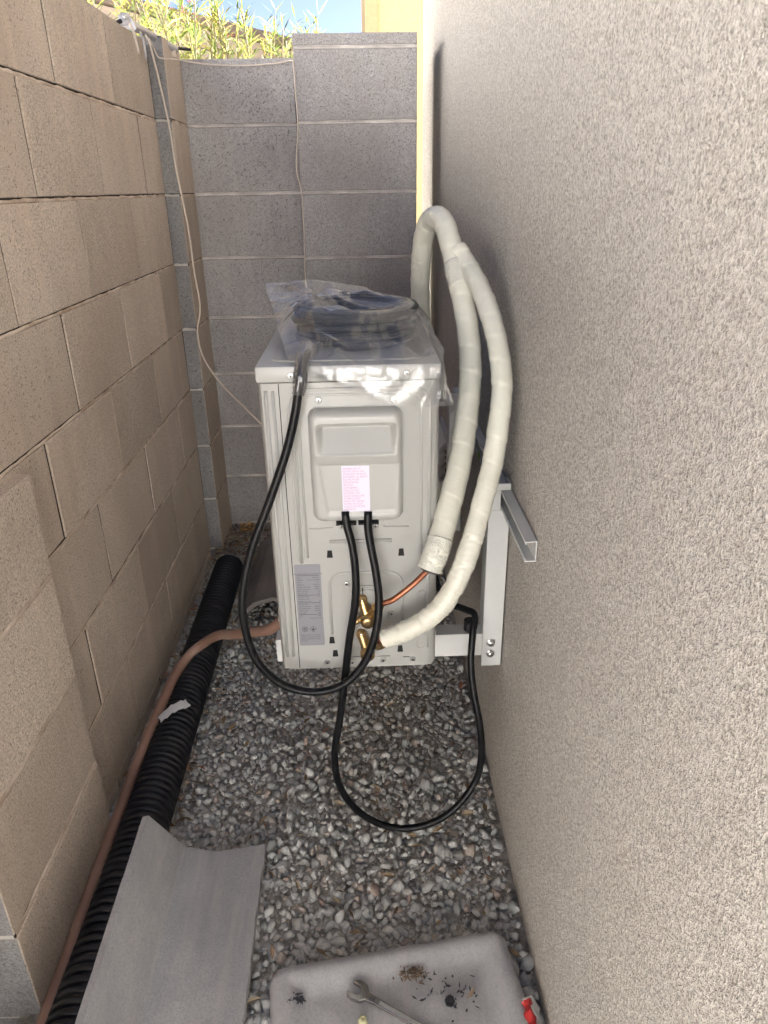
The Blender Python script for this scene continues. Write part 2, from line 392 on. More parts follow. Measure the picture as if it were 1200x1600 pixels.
# ------------------------------------------------------------------ ground
g = MB().add([(-60, -60, -0.02), (60, -60, -0.02), (60, 120, -0.02), (-60, 120, -0.02)], [(0, 1, 2, 3)]).build('ground', 'yard')
tag(g, kind='structure')
d = MB().add([(-0.60, -1.5, 0.005), (0.27, -1.5, 0.005), (0.27, 2.62, 0.005), (-0.60, 2.62, 0.005)], [(0, 1, 2, 3)]).build('soil', 'dirt')
tag(d, kind='structure')

bed = MB().add([(-4.0, 2.83, -0.014), (0.24, 2.83, -0.014), (0.24, 7.6, -0.014), (-4.0, 7.6, -0.014)], [(0, 1, 2, 3)]).build('bounce_damper', 'damper_dark')  # unseen dark sheet added to cut light bounced onto the far stucco
tag(bed, kind='structure')

# ------------------------------------------------------------------ block walls
def block_mesh(sx, sy, sz, seed, mats, bev=0.0014):
    """a concrete block centred on its origin; x = thickness, y = length, z = height; worn uneven arrises"""
    rnd = random.Random(seed)
    ny, nz = 7, 4
    hx, hy, hz = sx / 2, sy / 2, sz / 2
    ring = [(-hy + sy * i / ny, -hz) for i in range(ny)] + [(hy, -hz + sz * i / nz) for i in range(nz)] + \
           [(hy - sy * i / ny, hz) for i in range(ny)] + [(-hy, hz - sz * i / nz) for i in range(nz)]
    n = len(ring); v = []
    for (y, z) in ring: v.append((-hx, y, z))
    for (y, z) in ring: v.append((hx - bev * rnd.uniform(0.7, 1.5), y, z))
    for (y, z) in ring:
        by = bev * rnd.uniform(0.5, 1.6)
        v.append((hx, y - math.copysign(min(by, abs(y)), y) * (abs(y) > hy - 0.02), z - math.copysign(min(by, abs(z)), z) * (abs(z) > hz - 0.02)))
    f = [tuple(range(n))[::-1]]
    for k_ in range(2):
        for i in range(n): f.append((k_ * n + i, k_ * n + (i + 1) % n, (k_ + 1) * n + (i + 1) % n, (k_ + 1) * n + i))
    f.append(tuple(range(2 * n, 3 * n)))
    idx = []
    me = mesh_of('block', v, f, mats)
    if len(me.materials) > 1:
        me.polygons.foreach_set('material_index', [1 if p.normal.y < -0.9 else 0 for p in me.polygons])
    return me
_bc = {}
def block(parent, x0, x1, y0, y1, z0, z1, mats, rotz=0.0, nvar=4):
    key = (round(x1 - x0, 3), round(y1 - y0, 3), round(z1 - z0, 3), str(mats), random.randrange(nvar))
    if key not in _bc: _bc[key] = block_mesh(x1 - x0, y1 - y0, z1 - z0, random.randrange(65535), mats)
    o = link('block', _bc[key], parent, ((x0 + x1) / 2 + random.uniform(-0.0012, 0.0012), (y0 + y1) / 2, (z0 + z1) / 2))
    o.rotation_euler = (random.uniform(-.002, .002), random.uniform(-.003, .003), random.uniform(-.002, .002))
    return o

def joint_strip(parent, axis, face, a0, a1, z, h, rec, mat):
    """a tooled mortar bed: a wavy strip, 'rec' behind the block face; axis y: runs along y on an x face, axis x: along x on a -y face"""
    n = max(6, int((a1 - a0) / 0.02)); v = []; f = []
    for i in range(n + 1):
        t = a0 + (a1 - a0) * i / n
        e = random.uniform(-0.0012, 0.0012); e2 = random.uniform(-0.0012, 0.0012); pr = rec + random.uniform(-0.0005, 0.0005)
        prof = [(0.02, -h / 2 - 0.002), (pr + .0008, -h / 2 + e), (pr, e2 * .5), (pr + .0020, h / 2 - 0.0020 + e2), (0.02, h / 2 + 0.002)]
        for dd, zz in prof: v.append((face - dd, t, z + zz) if axis == 'y' else (t, face + dd, z + zz))
    for i in range(n):
        for j in range(4): f.append((i * 5 + j, (i + 1) * 5 + j, (i + 1) * 5 + j + 1, i * 5 + j + 1))
    me = mesh_of('mortar_joint', v, f, mat, True)
    return link('mortar_joint', me, parent)

JZ = [0.04 + 0.2 * i for i in range(9)]         # bed joint heights 0.04 .. 1.64
WX = -0.583; PITCH = 0.374
lw = thing('block_wall', 'long tan concrete block wall running along the left side', 'wall', (-0.68, 1.2, 0))
lw_off = Vector(lw.location)
def rel(parent, o): o.matrix_parent_inverse = Matrix.Translation(-Vector(parent.location)); return o
rel(lw, MB().box(-0.775, WX - 0.0020, 0.80, 2.392, -0.12, 1.622).build('mortar_core', 'mortar_dark', lw))
for r in range(9):
    z0 = -0.15 if r == 0 else JZ[r - 1] + 0.0045
    z1 = JZ[r] - 0.0045 if r < 8 else 1.632
    ph = 1.637 if (8 - r) % 2 == 0 else 1.447
    y = ph - PITCH * 8
    while y < 2.395:
        for lo, hi, dx in ((-0.25, 0.79, -0.062), (0.79, 2.395, 0.0)):      # the stretch before the near pilaster is set back
            a, b = max(y, lo) + 0.0030, min(y + PITCH, hi) - 0.0030
            if b - a > 0.02: rel(lw, block(lw, -0.78 + dx, WX + dx, a, b, z0, z1, 'block_tan'))
        y += PITCH
for r in range(8): rel(lw, joint_strip(lw, 'y', WX, 0.79, 2.392, JZ[r], 0.0100, 0.0006, 'mortar'))

def pilaster(label, xf, xb, y0, y1, zs, group, ztop, joint=0.011):
    t = thing('block_pilaster', label, 'pilaster', ((xf + xb) / 2, (y0 + y1) / 2, 0), group)
    rel(t, MB().box(xb, xf - 0.0022, y0 + 0.0024, y1 - 0.006, -0.1, ztop - 0.01).build('mortar_core', 'mortar_dark', t))
    prev = -0.15
    for z in zs + [ztop]:
        rel(t, block(t, xb, xf, y0, y1 - 0.003, prev + (0.0045 if prev > 0 else 0), z - (0.0045 if z < ztop else 0), ('block_tan', 'block_end')))
        if z < ztop:
            rel(t, joint_strip(t, 'y', xf, y0 + 0.004, y1 - 0.004, z, joint, 0.0008, 'mortar'))
            rel(t, joint_strip(t, 'x', y0, xb + 0.01, xf - 0.004, z, joint, 0.0008, 'mortar_grey'))
        prev = z
    return t
pilaster('narrow block pilaster with grey end in the far left corner', -0.540, -0.62, 2.402, 2.618, JZ[:8], 'pilasters on the left wall', 1.648)
pilaster('low block pilaster with grey end at the near left edge', -0.565, -0.66, 0.768, 1.148, [0.0, 0.195, 0.412, 0.63], 'pilasters on the left wall', 0.822, 0.017)

def cross_wall(name, label, x0, x1, yf, zs, ztop, mat, cap=None, thick=0.19, hole=None):
    t = thing(name, label, 'wall', ((x0 + x1) / 2, yf + thick / 2, 0))
    rel(t, MB().box(x0 + 0.012, x1 - 0.012, yf + 0.0025, yf + thick - 0.01, -0.1, ztop - 0.01).build('mortar_core', 'mortar_grey', t))
    prev = -0.15
    for z in zs + [ztop]:
        # the block mesh faces +x: turn it to face the camera
        L, H = x1 - x0 - 0.003, z - prev - 0.009
        key = (L, round(H, 3), mat, random.randrange(4))
        if key not in _bc: _bc[key] = block_mesh(thick, L, H, random.randrange(9999), mat, 0.0022)
        o = link('block', _bc[key], t, ((x0 + x1) / 2 + random.uniform(-.002, .002), yf + thick / 2, (prev + z) / 2)); rel(t, o)
        o.rotation_euler = (0, random.uniform(-.002, .002), -math.pi / 2 + random.uniform(-.002, .002))
        if z < ztop: rel(t, joint_strip(t, 'x', yf, x0 + 0.002, x1 - 0.002, z, 0.010, 0.0008, 'mortar_grey'))
        prev = z
    return t
cross_wall('block_wall', 'grey block wall closing the far end of the alley, left of the taller pier', -0.610, -0.190, 2.622, JZ[:8], 1.627, 'block_grey')
cross_wall('block_pier', 'taller grey block pier with thin cap at the far end beside the stucco wall', -0.188, 0.190, 2.552, JZ[:9], 1.680, 'block_grey', thick=0.34)

# ------------------------------------------------------------------ the house on the right and houses far behind
HX = 0.267
h = thing('stucco_house', 'beige stucco house whose rough wall fills the right side', 'house', (3.3, -0.5, 0))
rel(h, MB().box(HX, 6.5, -0.30, 3.32, -0.15, 2.75).build('wall', 'stucco', h))
rel(h, MB().add([(HX + .02, -0.28, 2.753), (6.48, -0.28, 2.753), (6.48, 3.30, 2.753), (HX + .02, 3.30, 2.753), (2.2, 1.1, 3.6), (4.6, 1.1, 3.6)],
        [(0, 1, 5, 4), (1, 2, 5), (2, 3, 4, 5), (3, 0, 4)]).build('roof', 'roof', h))
h2 = thing('far_house', 'sunlit yellow stucco house beyond the pier at top centre', 'house', (2.5, 10, 0))
rel(h2, MB().box(0.118, 6.0, 8.0, 14.0, -0.1, 5.6).build('wall', 'far_wall', h2))
rel(h2, MB().box(0.10, 0.215, 7.965, 8.12, -0.1, 5.6).build('corner_trim', 'far_trim', h2))
rel(h2, MB().add([(-.2, 7.7, 5.602), (6.3, 7.7, 5.602), (6.3, 14.3, 5.602), (-.2, 14.3, 5.602), (2, 11, 7), (4.2, 11, 7)], [(0, 1, 5, 4), (1, 2, 5), (2, 3, 4, 5), (3, 0, 4)]).build('roof', 'roof', h2))
h4 = thing('fill_light_house', 'unseen stucco house added beyond the left block wall to bounce sunlight', 'house', (-5, 1, 0))  # added out of view so its sunlit side fills the alley with light
rel(h4, MB().box(-8.0, -2.9, -5.0, 5.6, -0.1, 3.15).build('wall', 'fill_stucco', h4))
rel(h4, MB().add([(-8.1, -5.1, 3.152), (-2.8, -5.1, 3.152), (-2.8, 5.7, 3.152), (-8.1, 5.7, 3.152), (-5.5, -2, 4.5), (-5.5, 2.6, 4.5)], [(0, 1, 4), (1, 2, 5, 4), (2, 3, 5), (3, 0, 4, 5)]).build('roof', 'roof', h4))
yw = thing('fill_light_wall', 'unseen pale wall added behind the camera to bounce sunlight into the alley', 'wall', (0, -4.1, 0))  # added out of view; its lit face throws light into the alley
rel(yw, MB().box(-2.8, 5.0, -4.2, -4.0, -0.1, 2.1).build('wall', 'fill_stucco', yw))
rel(yw, MB().box(-2.78, 5.05, -4.23, -3.97, 2.102, 2.16, 0.01).build('coping', 'far_trim', yw))
h3 = thing('far_house', 'tan house with sloping tile roof showing above the far wall behind the oleander', 'house', (-3, 16, 0))
rel(h3, MB().prism([(-9.6, -0.1), (-0.55, -0.1), (-0.55, 2.96), (-5.0, 3.94), (-9.6, 2.93)], 'y', 12.0, 20.0).build('wall', 'far_tan', h3))
rel(h3, MB().prism([(-5.0, 3.955), (-0.25, 2.91), (-0.25, 3.03), (-5.0, 4.09), (-9.9, 3.01), (-9.9, 2.88)], 'y', 11.8, 20.2).build('roof', 'roof', h3))

# ------------------------------------------------------------------ gravel and litter
def stones(n_target):
    bm = bmesh.new(); bmesh.ops.create_icosphere(bm, subdivisions=1, radius=1.0)
    base = np.array([v.co[:] for v in bm.verts]); tri = np.array([[v.index for v in f.verts] for f in bm.faces]); bm.free()
    var = []
    for k_ in range(40):
        p = base.copy()
        for c_ in range(7):                                   # crushed stone: cut with planes
            d_ = RNG.normal(size=3); d_ /= np.linalg.norm(d_); off = RNG.uniform(0.38, 0.72)
            ex = p @ d_ - off; p -= np.outer(np.clip(ex, 0, None), d_)
        p += RNG.normal(size=p.shape) * 0.07
        var.append(p)
    V = []; F = []; b = 0
    sp = 0.0120
    for layer in range(2):
        ys = np.arange(0.36, 2.62, sp if layer == 0 else sp * 1.5); xs = np.arange(-0.578, 0.262, sp if layer == 0 else sp * 1.5)
        for y_ in ys:
            for x_ in xs:
                far = y_ > 1.75
                if far and RNG.random() < 0.12: continue
                x = x_ + RNG.uniform(-.6, .6) * sp; y = y_ + RNG.uniform(-.6, .6) * sp
                if x < -0.574 or x > 0.258: continue
                if x < -0.553 and y < 1.16: continue
                s_ = 0.0080 * math.exp(RNG.normal() * 0.36) * (1.1 if y < 1.5 else 0.9)
                s_ = min(s_, 0.018)
                A = RNG.normal(size=(3, 3)); q, _ = np.linalg.qr(A)
                sc = np.array([1.25, 1.0, 0.72]) * s_
                p = (var[RNG.integers(40)] * sc) @ q.T
                zz = 0.002 + layer * 0.009 + RNG.uniform(-.003, .004) + 0.006 * noise.noise((x * 6, y * 6, 2))
                V.append(p + np.array([x, y, zz])); F.append(tri + b); b += len(p)
    return np.concatenate(V), np.concatenate(F)
V, F = stones(0)
me = bpy.data.meshes.new('gravel'); me.vertices.add(len(V)); me.vertices.foreach_set('co', V.ravel())
me.loops.add(len(F) * 3); me.loops.foreach_set('vertex_index', F.ravel()); me.polygons.add(len(F))
me.polygons.foreach_set('loop_start', np.arange(0, len(F) * 3, 3)); me.polygons.foreach_set('loop_total', np.full(len(F), 3)); me.update(calc_edges=True)
me.materials.append(M['gravel'])
tag(link('gravel', me), 'grey crushed granite gravel covering the alley floor', 'gravel', kind='stuff')

def scatter_leaves(name, spots, mat, lmin, lmax, label, cat):
    v = []; f = []
    for (x, y, z) in spots:
        L = random.uniform(lmin, lmax); W = L * random.uniform(0.16, 0.4); a = random.uniform(0, 6.28); tl = random.uniform(-.35, .35)
        u = Vector((math.cos(a), math.sin(a), tl)); w = Vector((-math.sin(a), math.cos(a), random.uniform(-.5, .5))); o = Vector((x, y, z))
        b = len(v); v += [o - u * L / 2, o + w * W / 2 + Vector((0, 0, L * .08)), o + u * L / 2, o - w * W / 2 + Vector((0, 0, L * .05))]; f.append((b, b + 1, b + 2)); f.append((b, b + 2, b + 3))
    return tag(link(name, mesh_of(name, v, f, mat)), label, cat, kind='stuff')
sp = []
for i in range(2600):
    y = 2.61 - abs(random.gauss(0, .33)); x = random.uniform(-.57, .25)
    if y < 1.3: continue
    sp.append((x, y, 0.020 + random.random() * 0.012 + max(0, .02 * (1 - abs(2.45 - y) * 3))))
for i in range(320): sp.append((random.uniform(-.575, -.40), random.uniform(1.0, 2.3), 0.018 + random.random() * .01))
for i in range(220): sp.append((random.uniform(-.44, .25), random.uniform(.6, 1.9), 0.020 + random.random() * .006))
scatter_leaves('leaf_litter', sp, 'litter', 0.012, 0.034, 'dry brown leaf litter gathered in the far corner', 'leaf litter')

# ------------------------------------------------------------------ the outdoor unit
UY, UX0, UX1, UZ0, UZ1, ULEN = 1.100, -0.166, 0.119, 0.441, 0.977, 0.675
u = thing('air_conditioner', 'cream white outdoor air conditioner unit hung on the stucco wall', 'air conditioner', (-0.02, 1.44, UZ0))
def part(mb, name, mat, parent=u, **kw):
    o = mb.build(name, mat, parent, **kw)
    if parent is u: rel(u, o)
    return o
# cabinet: outline with chamfered front corners, seen from above
cab = [(UX0 + 0.016, UY), (UX1 - 0.018, UY), (UX1 - 0.006, UY + 0.006), (UX1, UY + 0.018), (UX1, UY + ULEN), (UX0, UY + ULEN), (UX0, UY + 0.016), (UX0 + 0.005, UY + 0.005)]
cab_o = part(MB().prism(cab, 'z', UZ0, UZ1), 'cabinet', 'unit', angle=40)
# corner panel seam and ribs on the left; embossed beads on the panel
def bead(path, r, depth, name='bead', mat='unit', closed=False, y=UY):
    pts = [(x, y, z) for x, z in path]
    if closed: pts.append(pts[0])
    return part(MB().tube(pts, r, n=8, spline=False, squash=(1, depth, 1)), name, mat, parent=cab_o, smooth=True)
part(MB().box(-0.1335, -0.1322, UY - 0.0003, UY + 0.004, UZ0 + .001, UZ1 - .001), 'seam', 'dark_slot', parent=cab_o)
for x in (-0.1535, -0.1425):
    bead([(x, UZ0 + 0.028), (x, UZ1 - 0.012)], 0.0028, 0.55, 'rib')
def arch(x0, x1, z0, z1, r):
    p = [(x0, z0)]
    for i in range(7):
        a = math.radians(180 - 90 * i / 6); p.append((x0 + r + r * math.cos(a), z1 - r + r * math.sin(a)))
    for i in range(7):
        a = math.radians(90 - 90 * i / 6); p.append((x1 - r + r * math.cos(a), z1 - r + r * math.sin(a)))
    return p + [(x1, z0)]
bead(arch(-0.116, 0.103, 0.662, 0.966, 0.028), 0.0030, 0.55)
bead(arch(-0.105, 0.090, 0.672, 0.9575, 0.022), 0.0022, 0.5)
bead(rrect(-0.123, -0.111, 0.665, 0.94, 0.0058), 0.0014, 0.6, closed=True)
bead([(0.1035, 0.662), (0.1035, 0.48)], 0.0016, 0.5)
bead(rrect(0.086, 0.097, 0.478, 0.60, 0.005), 0.0014, 0.5, closed=True)
bead(arch(-0.070, 0.058, 0.515, 0.640, 0.026), 0.0026, 0.55)
bead([(-0.066, 0.7015), (0.040, 0.7015)], 0.0038, 0.5)
bead([(-0.099, 0.727), (-0.060, 0.727), (-0.056, 0.731), (-0.056, 0.745)], 0.0016, 0.5)
bead([(0.069, 0.727), (0.030, 0.727), (0.026, 0.731), (0.026, 0.745)], 0.0016, 0.5)
# lid
lid = part(MB().box(UX0 - 0.001, UX1 + 0.001, UY - 0.006, UY + ULEN + 0.004, UZ1 + 0.0015, 1.005, 0.006), 'lid', 'unit', angle=35)
part(MB().prism(rrect(UX0 + 0.02, UX1 - 0.02, UY + 0.02, UY + ULEN - 0.02, 0.03), 'z', 1.0045, 1.0075), 'lid_panel', 'unit', parent=lid, angle=35)
part(MB().box(0.02, 0.09, UY + ULEN - 0.16, UY + ULEN - 0.03, 1.0070, 1.013, 0.004), 'lid_boss', 'unit', parent=lid, angle=35)
def screw(x, z, y=UY, r=0.0052, name='screw', parent=u, mat='steel'):
    o = part(MB().lathe([(0, r), (0.0012, r), (0.0022, r * 0.8), (0.0026, r * 0.35)], (x, y, z), (0, -1, 0), 16), name, mat, parent=parent, angle=30)
    part(MB().box(x - r * .5, x + r * .5, y - 0.0030, y - 0.0024, z - r * .12, z + r * .12).box(x - r * .12, x + r * .12, y - 0.0031, y - 0.0024, z - r * .5, z + r * .5), 'cross_slot', 'dark_slot', parent=o)
for x, z in ((-0.072, 0.949), (0.046, 0.947), (-0.044, 0.7305), (0.0125, 0.7300), (-0.040, 0.619), (0.038, 0.555), (-0.082, 0.454), (0.076, 0.455)): screw(x, z)
screw(-0.112, 0.990, UY - 0.006, 0.0052); screw(0.066, 0.990, UY - 0.006, 0.0052)
for x, z in ((-0.067, 0.678), (0.056, 0.678), (-0.071, 0.502), (-0.066, 0.473), (0.053, 0.479)):
    part(MB().prism([(x - 0.0052, z - 0.007), (x + 0.0052, z - 0.007), (x + 0.0038, z + 0.007), (x - 0.0038, z + 0.007)], 'y', UY - 0.0005, UY + 0.004), 'slot', 'dark_slot')
# moulded wiring cover: a relief surface
def cover_h(x, z):
    def ss(a, b, t): t = min(1, max(0, (t - a) / (b - a))); return t * t * (3 - 2 * t)
    x0, x1, z0, z1 = -0.0905, 0.0590, 0.7430, 0.9375
    rr = 0.018; cx = min(max(x, x0 + rr), x1 - rr); cz = min(max(z, z0 + rr), z1 - rr)
    d_ = rr - math.hypot(x - cx, z - cz) if (x != cx or z != cz) else min(x - x0, x1 - x, z - z0, z1 - z, rr + 1)
    if x == cx and z == cz: d_ = min(x - x0, x1 - x, z - z0, z1 - z)
    e = math.sqrt(max(0.0, 1 - (1 - min(1, d_ / 0.013)) ** 2))
    base = 0.022
    # hand recess
    ix = ss(-0.080, -0.066, x) * ss(0.052, 0.038, x)
    fz = ss(0.917, 0.906, z) * (z > 0.866)
    rec = 0.0205 * (0.10 + 0.90 * (z - 0.866) / 0.045) if z > 0.866 else 0
    base -= ix * fz * max(0, rec)
    # chin band falling back to the flat lower face
    if z <= 0.866: base -= 0.006 * ss(0.866, 0.846, z)
    # lower flat: pressed facet with raised edges
    fx = ss(-0.081, -0.071, x + (z - 0.845) * -0.12 * 0) * ss(0.0545, 0.048, x); fzz = ss(0.757, 0.765, z) * ss(0.850, 0.8455, z)
    base -= 0.0022 * ss(-0.080 + (0.845 - z) * 0.14, -0.073 + (0.845 - z) * 0.14, x) * ss(0.055 - (0.845 - z) * 0.06, 0.049 - (0.845 - z) * 0.06, x) * fzz
    return e * base
nx, nz = 110, 140; gx = [-0.0905 + 0.1495 * i / nx for i in range(nx + 1)]; gz = [0.7430 + 0.1945 * j / nz for j in range(nz + 1)]
v = [(x, UY - 0.0012 - cover_h(x, z), z) for z in gz for x in gx]
f = [(j * (nx + 1) + i, j * (nx + 1) + i + 1, (j + 1) * (nx + 1) + i + 1, (j + 1) * (nx + 1) + i) for j in range(nz) for i in range(nx)]
keep = []
for q in f:
    if max(UY - 0.0012 - v[i][1] for i in q) > 0.0004: keep.append(q)
cov = part(MB().add(v, keep), 'wiring_cover', 'unit_plastic', smooth=True)
part(MB().prism(rrect(-0.0915, 0.060, 0.742, 0.9385, 0.018), 'y', UY - 0.0011, UY + 0.0), 'cover_flange', 'unit_plastic', parent=cov, angle=30)
for x in (-0.036, 0.001): part(MB().prism(rrect(x - 0.017, x + 0.017, 0.7412, 0.7440, 0.0012), 'y', UY - 0.021, UY - 0.002), 'cable_port', 'dark_slot', parent=cov)
# stickers
def text_mesh(name, lines, mat, parent, y, size, align='LEFT'):
    vs = []; fs = []
    for (s_, x, z, sz, al) in lines:
        cu = bpy.data.curves.new('t', 'FONT'); cu.body = s_; cu.size = sz; cu.align_x = al; cu.resolution_u = 2
        ob = bpy.data.objects.new('t', cu); C.objects.link(ob)
        dg = bpy.context.evaluated_depsgraph_get(); me = ob.evaluated_get(dg).to_mesh()
        b = len(vs); vs += [(x + q.co.x * size, y, z + q.co.y) for q in me.vertices]; fs += [tuple(i + b for i in p.vertices) for p in me.polygons]
        ob.evaluated_get(dg).to_mesh_clear(); C.objects.unlink(ob); bpy.data.objects.remove(ob); bpy.data.curves.remove(cu)
    return tag(part(MB().add(vs, fs), name, mat, parent=parent), kind='stuff')
SY = UY - 0.0012 - 0.0140
sx0, sx1, sz0, sz1 = -0.0405, 0.0045, 0.7640, 0.8440
st = part(MB().box(sx0, sx1, SY - 0.0006, SY + 0.0008, sz0, sz1), 'warning_sticker', 'sticker_white'); tag(st, 'lilac warning sticker with pink print')
warn = ['WARNING: RISK OF', 'ELECTRIC SHOCK. CAN', 'CAUSE INJURY OR DEATH.', 'DISCONNECT ALL REMOTE', 'ELECTRIC POWER', 'SUPPLIES BEFORE', 'SERVICING.', 'AVERTISSEMENT:', 'RISQUE DE CHOC', 'ELECTRIQUE. PEUT', 'CAUSER DES BLESSURES', 'ET MEME LA MORT.', 'AVANT TOUT TRAVAIL,', 'COUPEZ TOUTES LES', 'SOURCES ELECTRIQUES', 'A DISTANCE.']
text_mesh('printed_text', [(s_, sx0 + 0.0022, sz1 - 0.0058 - i * 0.00475, 0.0046, 'LEFT') for i, s_ in enumerate(warn)], 'ink_pink', st, SY - 0.0009, 0.70)
lx0, lx1, lz0, lz1 = -0.1295, -0.0845, 0.4925, 0.6590
sl = part(MB().prism(rrect(lx0, lx1, lz0, lz1, 0.003), 'y', UY - 0.0009, UY + 0.001), 'rating_label', 'sticker_grey'); tag(sl, 'grey rating label with dark print')
rows = [('Model', 'AC09 R-32'), ('Serial No.', '2024 01 0091A008'), ('Power', '115V~'), ('Refrigerant', 'R32/19oz'), ('Design pressure high', '550PSIG'), ('Design pressure low', '340PSIG'), ('Min. circuit amps', '12A'), ('Max. fuse amps', '20A'), None,
        ('Compressor RLA', '8.1'), ('Compressor LRA', '-'), ('Outdoor motor FLA', '0.3'), None, ('Sound level dB', '52'), ('Rated cooling input', '9000Btu/h'), ('Rated heating input', '9500Btu/h'), ('Rated current', '11.5A/60Hz'), ('Net weight', '58lb'), None, ('Date', '2024'), ('IP', 'Outdoor use only')]
tl = [('AIR CONDITIONER OUTDOOR UNIT', (lx0 + lx1) / 2, lz1 - 0.0195, 0.0038, 'CENTER')]; z = lz1 - 0.0265; lines_mb = MB()
lines_mb.box(lx0 + .003, lx1 - .003, UY - 0.0014, UY - 0.001, lz1 - 0.0215, lz1 - 0.0210)
for r_ in rows:
    if r_ is None:
        lines_mb.box(lx0 + .003, lx1 - .003, UY - 0.0014, UY - 0.001, z + 0.0024, z + 0.0028); z -= 0.0014; continue
    tl.append((r_[0], lx0 + 0.003, z, 0.0034, 'LEFT')); tl.append((r_[1], lx1 - 0.003, z, 0.0034, 'RIGHT')); z -= 0.0046
for i, s_ in enumerate(('Manufactured for use in permanent', 'installations by trained service staff.', 'Disconnect power before opening', 'this cabinet.')): tl.append((s_, lx0 + 0.003, lz0 + 0.022 - i * 0.0042, 0.0031, 'LEFT'))
text_mesh('printed_text', tl, 'ink_grey', sl, UY - 0.0013, 0.80)
# round approval mark and flame diamond
cz_ = lz0 + 0.0355
def ring2d(mb, cx, cz, r0, r1, n, rot=0.0):
    v = []; f = []
    for i in range(n):
        a = rot + 2 * math.pi * i / n; v += [(cx + r0 * math.cos(a), UY - 0.0013, cz + r0 * math.sin(a)), (cx + r1 * math.cos(a), UY - 0.0013, cz + r1 * math.sin(a))]
    for i in range(n): j = (i + 1) % n; f.append((2 * i, 2 * i + 1, 2 * j + 1, 2 * j))
    mb.add(v, f)
ring2d(lines_mb, lx0 + 0.0115, cz_, 0.0044, 0.0053, 24); ring2d(lines_mb, lx0 + 0.0115, cz_, 0.0014, 0.0026, 16)
ring2d(lines_mb, lx0 + 0.0260, cz_, 0.0054, 0.0064, 4)
lines_mb.add([(lx0 + 0.0260 + a, UY - 0.0013, cz_ + b) for a, b in ((-.0018, -.0028), (.0018, -.0028), (.0022, -.0005), (.0010, .0012), (.0002, .0030), (-.0008, .0010), (-.0022, -.0004))], [tuple(range(7))])
tag(lines_mb.build('printed_lines', 'ink_grey', sl), kind='stuff')
# valve recess: plate, two brass service valves
pl = part(MB().prism(rrect(-0.0345, 0.0300, 0.4655, 0.6150, 0.022), 'y', UY - 0.003, UY + 0.001), 'valve_plate', 'unit', angle=30)
for z in (0.578, 0.508): part(MB().lathe([(0, 0.030), (0.0018, 0.029), (0.0022, 0.026)], (-0.004, UY - 0.003, z), (0, -1, 0), 32), 'valve_boss', 'unit', parent=pl, angle=30)
part(MB().tube([(-0.0125, UY - 0.0052, 0.612), (-0.0125, UY - 0.0052, 0.592), (0.003, UY - 0.0052, 0.573)], 0.0009, n=6, spline=False), 'gap_line', 'dark_slot', parent=pl)
fp = part(MB().box(-0.0415, 0.0340, UY - 0.0025, UY + 0.001, UZ0 + 0.0015, 0.4645, 0.0008), 'foot_plate', 'unit', angle=30)
screw(-0.039 + 0.004, 0.454, UY - 0.0025, parent=u); screw(0.0215, 0.457, UY - 0.0025, parent=u)
part(MB().tube([(0.070, UY - 0.0004, 0.4605), (0.058, UY - 0.0004, 0.4605)], 0.0006, n=6, spline=False), 'arrow_mark', 'ink_grey')
def valve(name, top, body, out, side):
    t = part(MB().lathe([(0, .011), (0.006, .0115), (0.016, .0115), (0.0175, .0132), (0.025, .0132), (0.029, .0105), (0.0305, .006)], (body[0], UY - 0.006, body[1]), (0.05, -1, -0.12), 20)
             .tube([(top[0], UY - 0.010, top[1]), (body[0], UY - 0.019, body[1] + 0.002)], 0.0088, n=14, spline=False)
             .lathe([(0, .0095), (0.008, .0098), (0.010, .0082)], (top[0], UY - 0.003, top[1]), (0, -1, 0), 14)
             .tube([(body[0] + 0.006, UY - 0.020, body[1] + 0.008), (out[0], UY - 0.040, out[1])], 0.0075, n=14, spline=False), name, 'brass', angle=45)
    part(MB().lathe([(0, .0102), (0.003, .0108), (0.013, .0108), (0.016, .008)], (out[0] - 0.012, UY - 0.038, out[1] - 0.005), (0.9, -0.1, 0.35), 6), 'flare_nut', 'brass', parent=t)
    part(MB().lathe([(0, 0.0035), (0.0015, 0.0035), (0.0022, 0.002)], (top[0], UY - 0.0132, top[1]), (0, -1, 0), 10), 'valve_screw', 'steel', parent=t, angle=30)
    if side: part(MB().tube([(body[0] - 0.004, UY - 0.016, body[1]), (side[0], UY - 0.022, side[1])], 0.0055, n=12, spline=False)
                  .lathe([(0, .0062), (0.003, .0068), (0.009, .0068), (0.011, .005)], (side[0] + 0.002, UY - 0.022, side[1]), (-1, 0, -0.25), 12), 'service_port', 'brass', parent=t, angle=40)
valve('service_valve', (-0.014, 0.590), (-0.006, 0.560), (0.017, 0.594), (-0.024, 0.556))
valve('service_valve', (-0.017, 0.519), (-0.008, 0.490), (0.020, 0.520), None)
